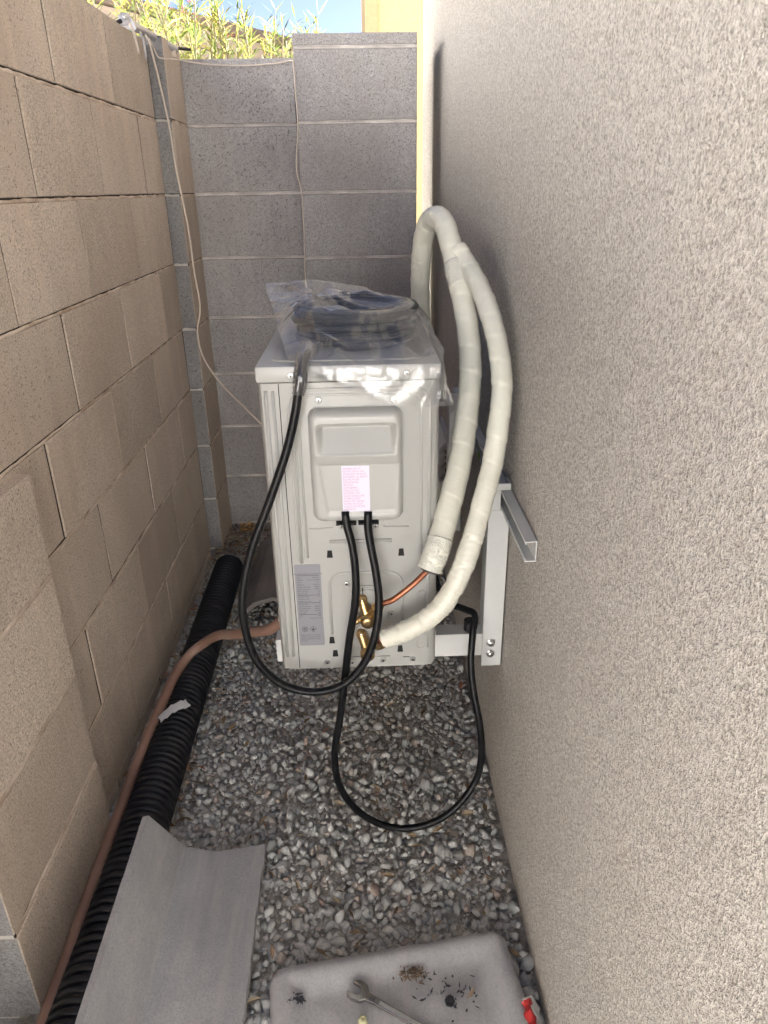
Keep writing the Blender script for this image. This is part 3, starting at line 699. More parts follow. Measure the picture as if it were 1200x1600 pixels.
# fan grille on the yard side, coil fins on the wall side, base feet
gr = part(MB().lathe([(0, 0.225), (0.006, 0.225), (0.010, 0.215)], (UX0 + 0.002, UY + 0.40, 0.71), (-1, 0, 0), 48), 'fan_grille', 'unit', angle=30)
for i in range(9): part(MB().tube([(UX0 - 0.010, UY + 0.40 + (0.03 + 0.022 * i) * math.cos(a / 24 * math.pi * 2), 0.71 + (0.03 + 0.022 * i) * math.sin(a / 24 * math.pi * 2)) for a in range(25)], 0.0018, n=6, spline=False), 'grille_ring', 'dark_slot', parent=gr, smooth=True)
part(MB().box(UX1 - 0.001, UX1 + 0.003, UY + 0.08, UY + ULEN - 0.03, UZ0 + 0.05, UZ1 - 0.05), 'coil_panel', 'alloy')
for y in (1.235, 1.745): part(MB().box(UX0 - 0.012, UX1 + 0.012, y - 0.02, y + 0.02, UZ0 - 0.014, UZ0 - 0.0005, 0.003), 'foot', 'unit', angle=30)
el = part(MB().tube([(-0.150, 1.40, UZ0), (-0.165, 1.40, 0.395), (-0.178, 1.402, 0.372), (-0.196, 1.405, 0.358), (-0.206, 1.41, 0.345)], 0.0115, n=16), 'drain_elbow', 'plug', smooth=True)
part(MB().lathe([(0, .016), (.012, .0155), (.013, .012)], (-0.190, 1.404, 0.362), (-0.75, 0.1, -0.6), 18), 'drain_collar', 'plug', parent=el, angle=40)

# ------------------------------------------------------------------ wall rail and brackets
rail = MB().prism([(0.2645, 0.706), (0.2645, 0.742), (0.246, 0.742), (0.246, 0.736), (0.2475, 0.736), (0.2475, 0.7402), (0.2628, 0.7402), (0.2628, 0.7078), (0.2475, 0.7078), (0.2475, 0.713), (0.246, 0.713), (0.246, 0.706)], 'y', 1.000, 1.96).build('wall_rail', 'white_metal')
tag(rail, 'white steel channel rail fixed level along the stucco wall behind the pipes', 'rail')
o = MB().box(0.2455, 0.2460, 1.46, 1.49, 0.708, 0.724).build('green_sticker', 'lime', rail)
o = MB().lathe([(0, 0.005), (0.004, 0.005), (0.005, 0.003)], (0.2625, 1.06, 0.724), (-1, 0, 0), 6).build('wall_bolt', 'steel', rail)
def bracket(y, label):
    t = thing('wall_bracket', label, 'bracket', (0.2, y, 0.36), 'brackets carrying the air conditioner')
    def bp(mb, name, mat='white_metal', par=t, **kw):
        ob = mb.build(name, mat, par, **kw)
        if par is t: rel(t, ob)
        return ob
    k_ = 0.0022; x0, x1 = 0.2235, 0.2625; z0, z1 = 0.357, 0.757
    # channel, web towards the camera, notched over the rail
    up = MB().box(x0, x1, y, y + k_, z0, 0.704, 0.0006).box(x0, 0.2445, y, y + k_, 0.7045, 0.7435).box(x0, x1, y, y + k_, 0.744, z1, 0.0006)
    up.box(x0, x0 + k_, y + k_ + .0002, y + 0.046, z0 + 0.01, z1, 0.0006).box(x1 - k_, x1, y + k_ + .0002, y + 0.046, z0 + 0.01, 0.7045, 0.0006).box(x1 - k_, x1, y + k_ + .0002, y + 0.046, 0.7435, z1, 0.0006)
    bp(up, 'upright', angle=30)
    ya = y + 0.006
    arm = MB().prism([(ya, 0.379), (ya + k_, 0.379), (ya + k_, 0.4285), (ya + 0.034, 0.4285), (ya + 0.034, 0.420), (ya + 0.036, 0.420), (ya + 0.036, 0.4307), (ya, 0.4307)], 'x', -0.19, 0.250)
    bp(arm, 'arm')
    for z in (0.4125, 0.3865):
        b_ = bp(MB().lathe([(0, .0075), (.0012, .0075), (.0014, .0058), (.0065, .0056), (.0072, .0040)], (0.2405, y - 0.0002, z), (0, -1, 0), 6), 'bolt', 'steel', angle=40)
        bp(MB().lathe([(0, .0088), (.001, .0088)], (0.2405, y + 0.0006, z), (0, -1, 0), 20), 'washer', 'steel', par=b_, angle=40)
    bp(MB().lathe([(0, .012), (.022, .012)], (0.2, y + 0.022, 0.4315), (0, 0, 1), 16), 'rubber_mount', 'black_plastic', angle=40)
    bp(MB().lathe([(0, .006), (.008, .006)], (0.2628, y + 0.025, 0.385), (1, 0, 0), 12), 'wall_pad', 'black_plastic', angle=40)
    return t
bracket(1.205, 'white steel bracket nearer the camera, holding up the front end of the unit')
bracket(1.840, 'white steel bracket farther back, half hidden behind the two taped pipes')

# ------------------------------------------------------------------ louvred vent on the wall
vt = thing('wall_vent', 'white louvred vent plate on the stucco wall behind the unit', 'vent', (0.26, 2.25, 0.45))
rel(vt, MB().box(0.2575, 0.2655, 2.132, 2.372, 0.370, 0.533, 0.001).build('flange', 'white_metal', vt))
rel(vt, MB().box(0.2545, 0.2573, 2.150, 2.352, 0.384, 0.520).build('back', 'dark_slot', vt))
rel(vt, MB().prism([(0.2573, 0.522), (0.2573, 0.505), (0.2330, 0.488), (0.2310, 0.496)], 'y', 2.146, 2.354).build('hood', 'white_metal', vt))
for i in range(6):
    z = 0.380 + i * 0.0205
    rel(vt, MB().prism([(0.2540, z + 0.013), (0.2540, z + 0.011), (0.2310, z - 0.004), (0.2310, z - 0.001)], 'y', 2.146, 2.354).build('slat', 'white_metal', vt))
rel(vt, MB().box(0.2300, 0.2325, 2.146, 2.354, 0.376, 0.381).build('sill', 'white_metal', vt))

# ------------------------------------------------------------------ taped refrigerant pipes
PIPE_A = [(0.102,1.060,0.665),(0.115,1.070,0.698),(0.136,1.110,0.748),(0.163,1.170,0.817),(0.183,1.240,0.888),(0.193,1.290,0.957),(0.189,1.330,1.030),(0.178,1.380,1.102),(0.167,1.420,1.155),(0.156,1.470,1.192),(0.139,1.530,1.190),(0.129,1.580,1.146),(0.127,1.620,1.065),(0.133,1.650,0.965),(0.144,1.680,0.825),(0.155,1.740,0.660),(0.172,1.790,0.535),(0.205,1.850,0.468),(0.250,1.900,0.440)]
PIPE_B = [(0.024,1.050,0.536),(0.057,1.040,0.556),(0.089,1.035,0.578),(0.121,1.035,0.609),(0.147,1.040,0.656),(0.170,1.060,0.711),(0.190,1.090,0.767),(0.209,1.120,0.823),(0.223,1.150,0.891),(0.231,1.180,0.948),(0.228,1.220,1.004),(0.220,1.270,1.050),(0.208,1.330,1.091),(0.192,1.380,1.122),(0.178,1.400,1.145)]
COPPER = [(0.020,1.050,0.606),(0.038,1.045,0.616),(0.057,1.045,0.631),(0.077,1.050,0.646),(0.090,1.055,0.657),(0.102,1.060,0.667),(0.108,1.064,0.682)]
def taped(r, pitch, seed, crumple):
    def rf(L, a, q):
        ph = L / pitch + a / (2 * math.pi) * 0.55
        fr_ = ph - math.floor(ph)
        n = noise.noise((q.x * 22 + seed, q.y * 22, q.z * 22)) * 0.0008 + noise.noise((math.cos(a) * 1.2 + seed, math.sin(a) * 1.2, L * 90)) * 0.0003
        ca = noise.noise((math.cos(a) * 1.3 + seed, math.sin(a) * 1.3, L * 210 + 3 * math.sin(a + seed)))
        w = crumple(L) * (abs(ca) - 0.2) * 0.0044 * (0.4 + 0.6 * abs(math.sin(a * 0.5 + seed)))
        return r + 0.0013 * (1 - fr_) + n - w
    return rf
pa = thing('insulated_pipe', 'thicker taped pipe arching high over the unit, with bare copper end', 'pipe', (0.15, 1.2, 0.66), 'taped refrigerant pipes')
rel(pa, MB().tube(PIPE_A, 0.0198, n=28, step=0.0022, rf=taped(0.0198, 0.048, 3, lambda L: 0.25 + 0.5 * (0.62 < L < 0.75) + 0.6 * (L > .85))).build('taped_insulation', 'tape', pa, smooth=True))
rel(pa, MB().tube(PIPE_A[:2] + [(0.120, 1.079, 0.712)], 0.0212, n=24, step=0.0025, rf=taped(0.0212, 0.03, 9, lambda L: 0.8)).build('tape_end', 'tape_shiny', pa, smooth=True))
rel(pa, MB().lathe([(0, .0145), (.006, .0145)], (0.1005, 1.0590, 0.6610), (0.35, 0.25, 0.9), 18).build('foam_end', 'foam', pa))
rel(pa, MB().tube(COPPER, 0.0050, n=16).build('copper_tube', 'copper', pa, smooth=True))
rel(pa, MB().tube([(0.181,1.366,1.082),(0.178,1.380,1.102),(0.174,1.394,1.122)], 0.0212, n=24, step=0.003, rf=taped(0.0210, 0.03, 5, lambda L: 0.6)).build('tape_band', 'tape_shiny', pa, smooth=True))
pb = thing('insulated_pipe', 'thinner taped pipe curving from the lower valve up along the stucco wall', 'pipe', (0.15, 1.1, 0.53), 'taped refrigerant pipes')
rel(pb, MB().tube(PIPE_B, 0.0150, n=28, step=0.0022, rf=taped(0.0168, 0.043, 21, lambda L: 0.30 + 0.75 * (L < 0.26) + 0.9 * (0.66 < L < 0.76))).build('taped_insulation', 'tape', pb, smooth=True))
rel(pb, MB().tube([(0.0225, 1.0505, 0.5355), (0.030, 1.0485, 0.540)], 0.0155, n=18, spline=False).build('foam_end', 'foam', pb))
rel(pb, MB().tube([(0.012, 1.056, 0.527), (0.026, 1.0495, 0.537)], 0.0062, n=14, spline=False).build('copper_tube', 'copper', pb, smooth=True))

# ------------------------------------------------------------------ cables
CABLE1 = [(-0.088,1.130,1.018),(-0.092,1.100,1.010),(-0.094,1.083,0.999),(-0.100,1.076,0.972),(-0.108,1.073,0.932),(-0.126,1.070,0.872),(-0.159,1.060,0.790),(-0.191,1.050,0.715),(-0.211,1.040,0.638),(-0.212,1.035,0.572),(-0.196,1.030,0.509),(-0.157,1.030,0.460),(-0.103,1.030,0.442),(-0.051,1.030,0.456),(-0.013,1.035,0.497),(0.008,1.040,0.554),(0.015,1.050,0.612),(0.011,1.060,0.662),(0.003,1.072,0.711),(0.000,1.080,0.738),(0.001,1.086,0.763)]
CABLE2 = [(-0.037,1.086,0.764),(-0.035,1.080,0.741),(-0.027,1.072,0.706),(-0.023,1.065,0.654),(-0.026,1.060,0.600),(-0.038,1.060,0.529),(-0.049,1.060,0.447),(-0.061,1.060,0.361),(-0.075,1.060,0.270),(-0.070,1.060,0.197),(-0.039,1.060,0.129),(0.017,1.060,0.081),(0.082,1.060,0.074),(0.146,1.060,0.108),(0.198,1.080,0.165),(0.211,1.090,0.229),(0.206,1.100,0.300),(0.195,1.120,0.362),(0.191,1.140,0.415),(0.196,1.160,0.467),(0.202,1.180,0.495),(0.185,1.200,0.496),(0.157,1.230,0.494),(0.140,1.270,0.507),(0.135,1.330,0.516),(0.139,1.400,0.509)]
c1 = thing('power_cable', 'black cable coiled in the bag and looping down the left of the unit', 'cable', (-0.1, 1.08, 0.45), 'black cables of the unit')
rel(c1, MB().tube(CABLE1, 0.0070, n=16).build('cord', 'rubber', c1, smooth=True))
coil = []
CC = Vector((-0.012, 1.300, 0))
for i in range(0, 24 * 13):
    t = i / 24; a = 2 * math.pi * t
    lay = [(0.106, 1.015), (0.0925, 1.016), (0.079, 1.015), (0.099, 1.028), (0.086, 1.029), (0.107, 1.041), (0.093, 1.042), (0.080, 1.041), (0.1, 1.053), (0.087, 1.054), (0.103, 1.060), (0.075, 1.028), (0.090, 1.062), (0.094, 1.06)]
    k0 = int(t); s_ = max(0, (t - k0 - 0.75) * 4); s_ = s_ * s_ * (3 - 2 * s_)
    A, B = lay[k0], lay[min(k0 + 1, len(lay) - 1)]
    R_ = A[0] + (B[0] - A[0]) * s_; Z_ = A[1] + (B[1] - A[1]) * s_
    R_ *= 1 + 0.03 * math.sin(2 * a + k0); Z_ += 0.0025 * math.sin(a + k0 * 1.7)
    coil.append((CC.x + R_ * math.cos(a - 1.9) * 1.0, CC.y + R_ * math.sin(a - 1.9) * 1.12, Z_))
rel(c1, MB().tube(coil, 0.0066, n=10, spline=False).build('coil', 'rubber', c1, smooth=True))
c2 = MB().tube(CABLE2, 0.0068, n=16).build('power_cable', 'rubber', smooth=True)
tag(c2, 'black cable hanging from the cover in a deep loop towards the stucco wall', 'cable', 'black cables of the unit')

# ------------------------------------------------------------------ plastic bag over the coil
bag = thing('plastic_bag', 'crumpled clear plastic bag holding the coiled cable on top of the unit', 'plastic bag', (-0.01, 1.29, 1.0))
fa = rel(bag, MB().add(FILM_V, FILM_F).build('film', 'film', bag, smooth=True)); sb = fa.modifiers.new('smooth', 'SUBSURF'); sb.levels = 1; sb.render_levels = 1
# gathered neck round the cable
def neckr(L, a, q): return 0.0105 + 0.004 * (1 - min(1, L / 0.05)) + 0.0030 * noise.noise((math.cos(a) * 2.2, math.sin(a) * 2.2, L * 60))
rel(bag, MB().tube([(-0.086, 1.135, 1.022), (-0.091, 1.105, 1.014), (-0.0945, 1.080, 0.999), (-0.0985, 1.0755, 0.978), (-0.1005, 1.0745, 0.966)], 0.01, n=24, step=0.002, rf=neckr).build('neck', 'film', bag, smooth=True))

# ------------------------------------------------------------------ corrugated drain pipe, hose, paper
def corr():
    prof = []; y = 0.30; pitch = 0.0175; cxp, czp = -0.482, 0.0540
    n = int((2.23 - y) / pitch)
    for i in range(n):
        for a, r_ in ((0, .0435), (.10, .0435), (.22, .0482), (.32, .0494), (.62, .0494), (.74, .0482), (.86, .0435)): prof.append((i * pitch + a * pitch, r_))
    mb = MB(); nn = 36; v = []; f = []
    for d_, r_ in prof:
        yy = y + d_; ox = 0.004 * math.sin(yy * 2.1) ; oz = 0.002 * math.sin(yy * 3 + 1)
        for j in range(nn):
            a = 2 * math.pi * j / nn; v.append((cxp + ox + r_ * math.cos(a), yy, czp + oz + r_ * math.sin(a)))
    for i in range(len(prof) - 1):
        for j in range(nn): f.append((i * nn + j, i * nn + (j + 1) % nn, (i + 1) * nn + (j + 1) % nn, (i + 1) * nn + j))
    return mb.add(v, f)
tag(corr().build('corrugated_pipe', 'corr', angle=50), 'black corrugated drain pipe lying along the foot of the left wall', 'pipe')
HOSE = [(-0.200,1.408,0.352),(-0.235,1.422,0.318),(-0.278,1.450,0.294),(-0.331,1.490,0.262),(-0.388,1.560,0.215),(-0.446,1.622,0.150),(-0.486,1.612,0.121),(-0.509,1.540,0.110),(-0.522,1.44,0.094),(-0.534,1.36,0.076),(-0.543,1.295,0.058),(-0.549,1.210,0.042),(-0.550,1.089,0.034),(-0.550,0.960,0.030),(-0.548,0.850,0.026),(-0.548,0.756,0.022),(-0.546,0.5,0.020)]
tag(MB().tube(HOSE, 0.0125, n=18).build('drain_hose', 'hose', smooth=True), 'brown drain hose from the unit running along the left wall', 'hose')
def paper():
    v = []; f = []; nx, ny = 10, 4
    for j in range(ny + 1):
        for i in range(nx + 1):
            s_, t_ = i / nx, j / ny
            x = -0.508 + 0.056 * s_ - (t_ - .5) * 0.016 + 0.002 * math.sin(j * 3 + i); y = 1.372 + 0.060 * s_ + 0.030 * (t_ - .5) * (1 - 0.4 * s_) + 0.003 * math.sin(i * 2.1 + j)
            dx = x + 0.480; z = 0.0545 + math.sqrt(max(0.0001, 0.0570 ** 2 - dx * dx)) + 0.0022 + 0.002 * abs(math.sin(i * 1.3 + j))
            v.append((x, y, z))
    for j in range(ny):
        for i in range(nx): b = j * (nx + 1) + i; f.append((b, b + 1, b + nx + 2, b + nx + 1))
    return MB().add(v, f)
tag(paper().build('paper_scrap', 'paper', smooth=True), 'torn white paper scrap stuck on the corrugated pipe', 'paper scrap')

# ------------------------------------------------------------------ concrete troughs
def trough(prof, th, y0, y1, mat, label, skew=0.0, ny=24, lean=0.0):
    n = len(prof); v = []; f = []
    nr = []
    for i in range(n):
        a = prof[max(0, i - 1)]; b = prof[min(n - 1, i + 1)]; tx, tz = b[0] - a[0], b[1] - a[1]; l = math.hypot(tx, tz); nr.append((tz / l, -tx / l))
    for j in range(ny + 1):
        t = j / ny; y = y0 + (y1 - y0) * t
        for s_ in (0, 1):
            for i, (x, z) in enumerate(prof):
                e = 0.0005 * noise.noise((x * 9, y * 9, s_)) + (0.0025 * noise.noise((x * 60, y * 70, 4)) if i in (0, n - 1) else 0)
                yy = y - lean * max(0.0, (z - 0.05) / 0.11) * (j / ny) + (0.0012 * noise.noise((x * 60, 3, s_)) if j in (0, ny) else 0)
                v.append((x + skew * (y1 - y) + (nr[i][0] * th if s_ else 0) + e, yy, z + (nr[i][1] * th if s_ else 0) + e))
    w = 2 * n
    for j in range(ny):
        for i in range(n - 1):
            b = j * w + i; f.append((b, b + 1, b + w + 1, b + w)); b += n; f.append((b, b + w, b + w + 1, b + 1))
        for i in (0, n - 1): b = j * w + i; f.append((b, b + w, b + w + n, b + n))
    for j in (0, ny):
        for i in range(n - 1): b = j * w + i; f.append((b, b + n, b + n + 1, b + 1))
    return tag(MB().add(v, f).build('concrete_trough', mat, angle=9), label, 'trough', 'grey drainage troughs')
def densify(p, k_=5):
    o = []
    for a, b in zip(p[:-1], p[1:]):
        for i in range(k_): o.append((a[0] + (b[0] - a[0]) * i / k_, a[1] + (b[1] - a[1]) * i / k_))
    return o + [p[-1]]
trough(densify([(-0.419, 0.200), (-0.389, 0.053), (-0.383, 0.044), (-0.330, 0.030), (-0.322, 0.030), (-0.225, 0.044)]), 0.012, 0.42, 1.058, 'trough', 'grey fibre cement trough lying open beside the corrugated pipe in front', 0.012, lean=0.046)
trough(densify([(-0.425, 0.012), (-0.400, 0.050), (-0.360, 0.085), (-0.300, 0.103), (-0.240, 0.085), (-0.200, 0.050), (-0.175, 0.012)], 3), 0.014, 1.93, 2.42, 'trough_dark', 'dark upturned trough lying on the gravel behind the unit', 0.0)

# ------------------------------------------------------------------ resin tray with tools on it
def tray():
    """rounded slab: raised rim round a sunken floor, relief over a grid in its own axes"""
    W, D = 0.42, 0.46; nx, ny = 84, 92; v = []; f = []
    def ss(a, b, t): t = min(1, max(0, (t - a) / (b - a))); return t * t * (3 - 2 * t)
    for j in range(ny + 1):
        for i in range(nx + 1):
            x = W * i / nx; y = -D * j / ny
            d_ = min(x, W - x, -y, D + y); rr = 0.03
            cx = min(max(x, rr), W - rr); cy = min(max(y, -D + rr), -rr)
            if (x < rr or x > W - rr) and (y > -rr or y < -D + rr):
                l = math.hypot(x - cx, y - cy); 
                if l > rr: x = cx + (x - cx) * rr / l; y = cy + (y - cy) * rr / l; l = rr
                d_ = rr - l
            side = math.sqrt(max(0.0, 1 - (1 - min(1, d_ / 0.022)) ** 2))
            z = 0.006 + 0.031 * side - 0.010 * ss(0.024, 0.070, d_) + 0.003 * ss(0.07, 0.12, d_)
            z += 0.0012 * noise.noise((x * 9, y * 9, 1))
            v.append((x, y, z))
    for j in range(ny):
        for i in range(nx): b = j * (nx + 1) + i; f.append((b, b + 1, b + nx + 2, b + nx + 1))
    return MB().add(v, f)
TR = Matrix.Translation((-0.192, 0.812, 0.008)) @ Matrix.Rotation(math.atan2(0.056, 0.405), 4, 'Z')
tr = tray().build('resin_tray', 'tray', smooth=True); tr.matrix_world = TR
tag(tr, 'grey moulded resin tray on the gravel at the bottom edge', 'tray')
FZ = 0.0385                                                     # tray floor height in the world
def wrench():
    mb = MB()
    # open jaw outline, in its own plane, pointing to -x
    o_ = [(0.012, 0.0055), (0.004, 0.0125), (-0.007, 0.0140), (-0.0150, 0.0105), (-0.0165, 0.0065), (-0.0045, 0.0062), (-0.0005, 0.0030), (-0.0005, -0.0030), (-0.0045, -0.0062), (-0.0175, -0.0070), (-0.0150, -0.0125), (-0.006, -0.0145), (0.004, -0.0125), (0.012, -0.0055)]
    mb.prism(o_, 'z', 0.0, 0.0055)
    return mb
wr = thing('wrench', 'chrome open end wrench lying on the grey tray', 'wrench', (-0.033, 0.757, FZ))
wr.rotation_euler = (0, 0, math.radians(-31)); wr.scale = (1.2, 1.2, 1.2)
wj = wrench().build('jaw', 'chrome', wr); 
bm_ = wj.modifiers.new('bevel', 'BEVEL'); bm_.width = 0.0009; bm_.segments = 2
hd = MB().prism([(0.0117, -0.0058), (0.024, -0.0046), (0.125, -0.0050), (0.125, 0.0050), (0.024, 0.0046), (0.0117, 0.0058)], 'z', 0.0004, 0.0050).build('handle', 'chrome', wr)
bm_ = hd.modifiers.new('bevel', 'BEVEL'); bm_.width = 0.0016; bm_.segments = 3
MB().box(0.030, 0.118, -0.0026, 0.0026, 0.0048, 0.0054, 0.0002).build('panel', 'steel', hd)
rg = MB().lathe([(0.0, 0.0105), (0.0015, 0.0118), (0.006, 0.0118), (0.0075, 0.0105)], (0.135, 0, 0), (0, 0, 1), 24).build('ring_end', 'chrome', wr, angle=40)
cu = bpy.data.curves.new('t', 'FONT'); cu.body = '9'; cu.size = 0.006; ob = bpy.data.objects.new('t', cu); C.objects.link(ob)
dg = bpy.context.evaluated_depsgraph_get(); me_ = bpy.data.meshes.new_from_object(ob.evaluated_get(dg)); bpy.data.objects.remove(ob)
me_.materials.clear(); me_.materials.append(M['ink_grey']); sn = link('size_number', me_, hd, (0.020, -0.002, 0.0053))
nt = thing('flare_nut_cap', 'black hexagonal cap standing on the tray right of the wrench', 'cap', (0.112, 0.738, FZ))
MB().lathe([(0, .0078), (.001, .0085), (.008, .0085), (.0095, .0075)], (0, 0, 0), (0, -0.25, 1), 6).lathe([(.0090, .0052), (.013, .0050), (.0135, .0042)], (0, 0, 0), (0, -0.25, 1), 18).build('cap_body', 'black_plastic', nt, angle=35)
yc = thing('yellow_plug', 'small pale yellow plastic plug on the tray below the wrench jaw', 'plug', (-0.030, 0.712, FZ))
MB().lathe([(0, .0075), (.002, .0080), (.003, .0062), (.010, .0058), (.011, .0035), (.0085, .0030)], (0, 0, 0), (0.1, 0, 1), 20).build('plug_body', 'yellow', yc, angle=40)
def wrapper():
    v = []; f = []; n = 14
    for j in range(n + 1):
        for i in range(n + 1):
            s_, t_ = i / n, j / n; x = 0.026 * (s_ - .5); y = 0.05 * (t_ - .5)
            v.append((x + 0.004 * noise.noise((x * 90, y * 90, 1)), y + 0.004 * noise.noise((x * 90, y * 90, 5)), 0.012 + 0.010 * noise.noise((x * 70, y * 70, 3)) + 0.012 * (1 - (2 * s_ - 1) ** 2)))
    for j in range(n):
        for i in range(n): b = j * (n + 1) + i; f.append((b, b + 1, b + n + 2, b + n + 1))
    return v, f
rw = thing('wrapper', 'crumpled red and white wrapper between the tray and the stucco wall', 'wrapper', (0.236, 0.705, 0.026))
v, f = wrapper(); MB().add(v, f).build('red_film', 'red', rw)
MB().add([(x * 1.25 + 0.003, y * 1.1 + 0.004, z - 0.004) for x, y, z in v], f).build('white_film', 'paper', rw)
# bits of debris on the tray
def bits(name, cx, cy, n, spread, label, mats=('leaf_dry',), zz=FZ):
    mb = MB()
    for i in range(n):
        a = random.uniform(0, 6.28); x = cx + random.gauss(0, spread); y = cy + random.gauss(0, spread * .6); L = random.uniform(.0012, .0062); w = random.uniform(.0006, .0022)
        u_ = Vector((math.cos(a), math.sin(a), random.uniform(-.1, .3))) * L; q_ = Vector((-math.sin(a), math.cos(a), random.uniform(-.3, .3))) * w
        o = Vector((x, y, zz + random.uniform(.001, .005))); k_ = Vector((0, 0, .0008))
        mb.add([o - u_, o - q_, o + u_, o + q_, o - u_ + k_, o - q_ + k_, o + u_ + k_, o + q_ + k_], [(0, 1, 2, 3), (4, 7, 6, 5), (0, 4, 5, 1), (1, 5, 6, 2), (2, 6, 7, 3), (3, 7, 4, 0)])
    return tag(mb.build(name, mats[0]), label, 'debris', kind='stuff')
bits('debris', 0.056, 0.784, 110, 0.011, 'small heap of dry bits on the grey tray above the wrench')
bits('debris', -0.140, 0.752, 40, 0.009, 'few dark flakes on the left of the grey tray', ('ink_grey',))
bits('debris', 0.118, 0.752, 46, 0.024, 'dark flakes scattered round the black cap', ('ink_grey',))
lf = MB().add([(0.140, 0.742, FZ + .002), (0.146, 0.750, FZ + .006), (0.157, 0.758, FZ + .008), (0.150, 0.744, FZ + .003)], [(0, 1, 2, 3)]).build('dry_leaf', 'leaf_dry')
so = lf.modifiers.new('solid', 'SOLIDIFY'); so.thickness = 0.0006
tag(lf, 'curled dry leaf on the tray beside the black cap', 'leaf')

def scrap():  # crumpled sheet whose colour paints a glowing spot of light
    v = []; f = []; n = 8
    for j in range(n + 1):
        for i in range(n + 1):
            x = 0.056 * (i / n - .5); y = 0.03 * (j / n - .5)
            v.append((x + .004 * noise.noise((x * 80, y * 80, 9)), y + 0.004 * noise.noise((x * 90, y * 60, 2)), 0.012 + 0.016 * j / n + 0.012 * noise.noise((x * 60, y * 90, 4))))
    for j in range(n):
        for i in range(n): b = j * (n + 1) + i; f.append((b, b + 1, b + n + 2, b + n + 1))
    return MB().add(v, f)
sc_ = scrap().build('painted_glow', 'orange', loc=(-0.478, 2.596, 0.012)); so = sc_.modifiers.new('solid', 'SOLIDIFY'); so.thickness = 0.0015
tag(sc_, 'glowing light spot painted orange at the foot of the far block wall', 'light spot')

# ------------------------------------------------------------------ clamp and string on the wall
cl = thing('line_clamp', 'silver metal clamp with hanging prongs on top of the left wall', 'clamp', (-0.58, 2.3, 1.635))
def cp(mb, name, mat='alloy', **kw): return rel(cl, mb.build(name, mat, cl, **kw))
cp(MB().lathe([(0, .012), (.001, .014), (.004, .014), (.005, .012)], (-0.583, 2.195, 1.650), (0.35, -0.9, 0.1), 24), 'disc', angle=40)
cp(MB().prism([(-0.602, 1.640), (-0.590, 1.664), (-0.574, 1.664), (-0.562, 1.648), (-0.556, 1.630), (-0.566, 1.622), (-0.585, 1.634)], 'y', 2.198, 2.204), 'plate')
cp(MB().lathe([(0, .006), (.004, .006), (.005, .004)], (-0.577, 2.184, 1.653), (0.5, -0.8, 0.1), 12), 'rivet', 'steel', angle=40)
cp(MB().tube([(-0.583, 2.21, 1.645), (-0.582, 2.28, 1.648), (-0.577, 2.34, 1.650), (-0.556, 2.44, 1.642), (-0.534, 2.53, 1.634)], 0.016, n=10, squash=(0.7, 1, 0.7)), 'arm', smooth=True)
cp(MB().tube([(-0.575, 2.20, 1.646), (-0.566, 2.20, 1.628), (-0.560, 2.195, 1.600), (-0.557, 2.195, 1.574)], 0.0055, n=10, squash=(0.6, 1.2, 1)), 'prong', 'string', smooth=True)
cp(MB().tube([(-0.580, 2.30, 1.652), (-0.572, 2.31, 1.632), (-0.570, 2.315, 1.605), (-0.570, 2.315, 1.578)], 0.0055, n=10, squash=(0.6, 1.2, 1)), 'prong', smooth=True)
cp(MB().tube([(-0.534, 2.525, 1.637), (-0.520, 2.55, 1.639), (-0.498, 2.575, 1.640)], 0.004, n=8), 'strap', 'strap', smooth=True)
cp(MB().tube([(-0.600, 2.175, 1.637), (-0.588, 2.185, 1.645)], 0.005, n=8, spline=False), 'strap', 'strap')
cp(MB().box(-0.546, -0.530, 2.505, 2.520, 1.612, 1.644, 0.002), 'clip', 'string')
STRING1 = [(-0.568,2.330,1.640),(-0.560,2.335,1.619),(-0.556,2.345,1.580),(-0.552,2.370,1.512),(-0.545,2.385,1.418),(-0.541,2.385,1.318),(-0.530,2.385,1.197),(-0.522,2.370,1.134),(-0.511,2.330,1.034),(-0.499,2.300,0.924),(-0.510,2.270,0.852),(-0.484,2.200,0.787),(-0.420,2.100,0.732),(-0.335,1.950,0.703),(-0.275,1.850,0.681),(-0.235,1.800,0.650)]
STRING2 = [(-0.567,2.360,1.635),(-0.560,2.385,1.612),(-0.555,2.390,1.596),(-0.540,2.393,1.592),(-0.520,2.45,1.598),(-0.500,2.56,1.606),(-0.441,2.600,1.604),(-0.345,2.612,1.602),(-0.245,2.612,1.607),(-0.198,2.600,1.612),(-0.188,2.548,1.595),(-0.186,2.545,1.513),(-0.184,2.545,1.434),(-0.193,2.545,1.354),(-0.196,2.545,1.299),(-0.185,2.545,1.243),(-0.184,2.545,1.148),(-0.188,2.545,0.988),(-0.188,2.545,0.80)]
tag(MB().tube(STRING1, 0.0026, n=8, step=0.012).build('string', 'string', smooth=True), 'thin white cord hanging from the clamp down to the unit', 'cord')
tag(MB().tube(STRING2, 0.0022, n=8, step=0.012).build('string', 'string', smooth=True), 'thin pale cord strung along the top of the far wall and down the pier edge', 'cord')

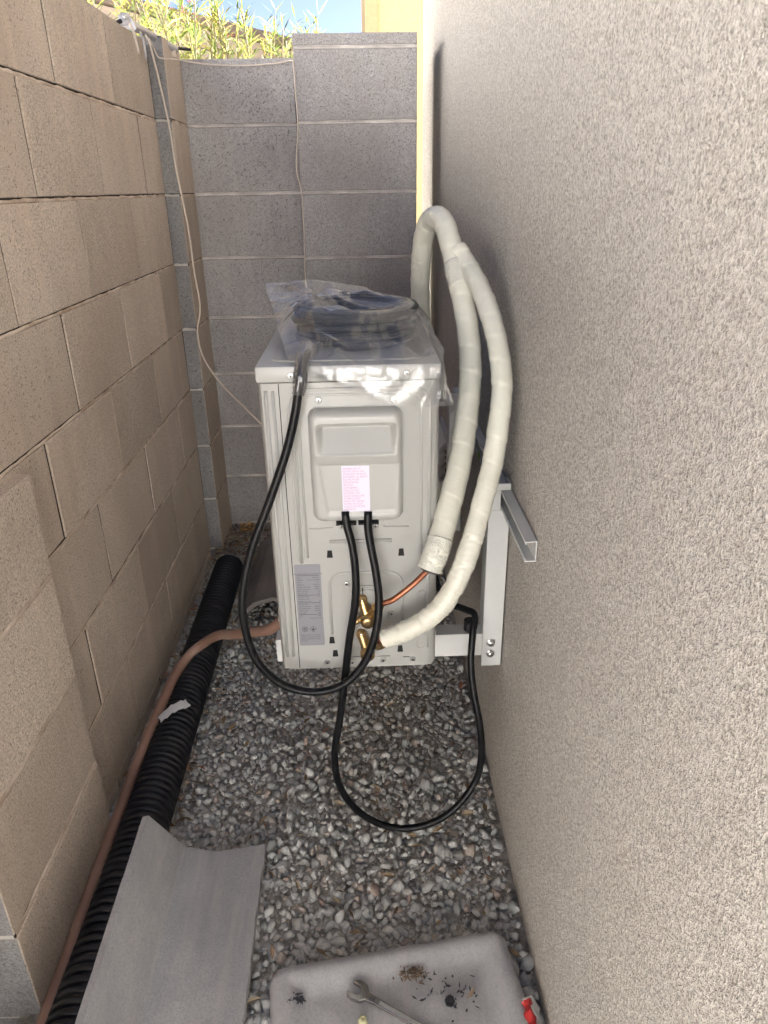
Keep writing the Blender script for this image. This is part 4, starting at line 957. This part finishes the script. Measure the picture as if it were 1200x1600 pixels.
# ------------------------------------------------------------------ oleanders beyond the wall
def oleander(label, base, stems, seed, leaf_l):
    rnd = random.Random(seed)
    t = thing('oleander', label, 'bush', base, 'oleanders beyond the far wall')
    wood = MB(); lv = []; lf_ = []; fl = MB()
    for (tx, ty, tz) in stems:
        b = Vector(base) + Vector((rnd.uniform(-.1, .1), rnd.uniform(-.1, .1), 0)); e = Vector((tx, ty, tz))
        mid = b.lerp(e, .5) + Vector((rnd.uniform(-.08, .08), rnd.uniform(-.08, .08), .15))
        path = catmull([b, mid, e], 0.05); wood.tube(path, 0.008, n=6, spline=False, rf=lambda L, a, q: max(0.0022, 0.009 - L * 0.0028))
        m = len(path)
        for i in range(m):
            if path[i].z < 1.0: continue
            tang = (path[min(i + 1, m - 1)] - path[max(i - 1, 0)]).normalized()
            for k_ in range(6):
                a = rnd.uniform(0, 6.28); side = Vector((math.cos(a), math.sin(a), 0)); dirn = (side * rnd.uniform(.6, 1.1) + tang * rnd.uniform(.3, 1.1)).normalized()
                L = leaf_l * rnd.uniform(.6, 1.2); W = L * rnd.uniform(.075, .125); o = path[i] + tang * rnd.uniform(-.03, .03)
                wv = dirn.cross(Vector((rnd.uniform(-.4, .4), rnd.uniform(-.4, .4), 1))).normalized() * W / 2
                dr = Vector((0, 0, -L * rnd.uniform(.02, .18))); bb = len(lv)
                lv += [o, o + dirn * L * .45 + wv, o + dirn * L + dr, o + dirn * L * .45 - wv, o + dirn * L * .45 + Vector((0, 0, -W * .25))]
                lf_ += [(bb, bb + 1, bb + 4), (bb + 1, bb + 2, bb + 4), (bb + 2, bb + 3, bb + 4), (bb + 3, bb, bb + 4)]
        if rnd.random() < .25:
            for k_ in range(6):
                o = e + Vector((rnd.uniform(-.03, .03), rnd.uniform(-.03, .03), rnd.uniform(0, .05))); r_ = rnd.uniform(.008, .014)
                for a in range(5):
                    an = a * 1.257; d_ = Vector((math.cos(an), math.sin(an), .4)) * r_; w_ = Vector((-math.sin(an), math.cos(an), 0)) * r_ * .5
                    fl.add([o, o + d_ * .6 + w_, o + d_ * 1.2, o + d_ * .6 - w_], [(0, 1, 2, 3)])
    rel(t, wood.build('trunk', 'stem', t, smooth=True)); rel(t, link('crown', mesh_of('crown', lv, lf_, 'leaf'), t))
    if fl.v: tag(rel(t, fl.build('flowers', 'flower', t)), kind='stuff')
rs = random.Random(5)
oleander('tall pink flowering oleander behind the far left corner', (-0.95, 3.65, 0), [(rs.uniform(-1.5, -.62), rs.uniform(3.3, 4.1), rs.uniform(1.85, 2.5)) for _ in range(18)], 3, 0.11)
oleander('lower yellow green oleander behind the middle of the far wall', (-0.62, 4.3, 0), [(-1.15 + 0.99 * k_ / 52, rs.uniform(3.9, 4.8), 1.87 + 0.12 * rs.random() + 0.16 * (1 - k_ / 52)) for k_ in range(53)], 8, 0.085)
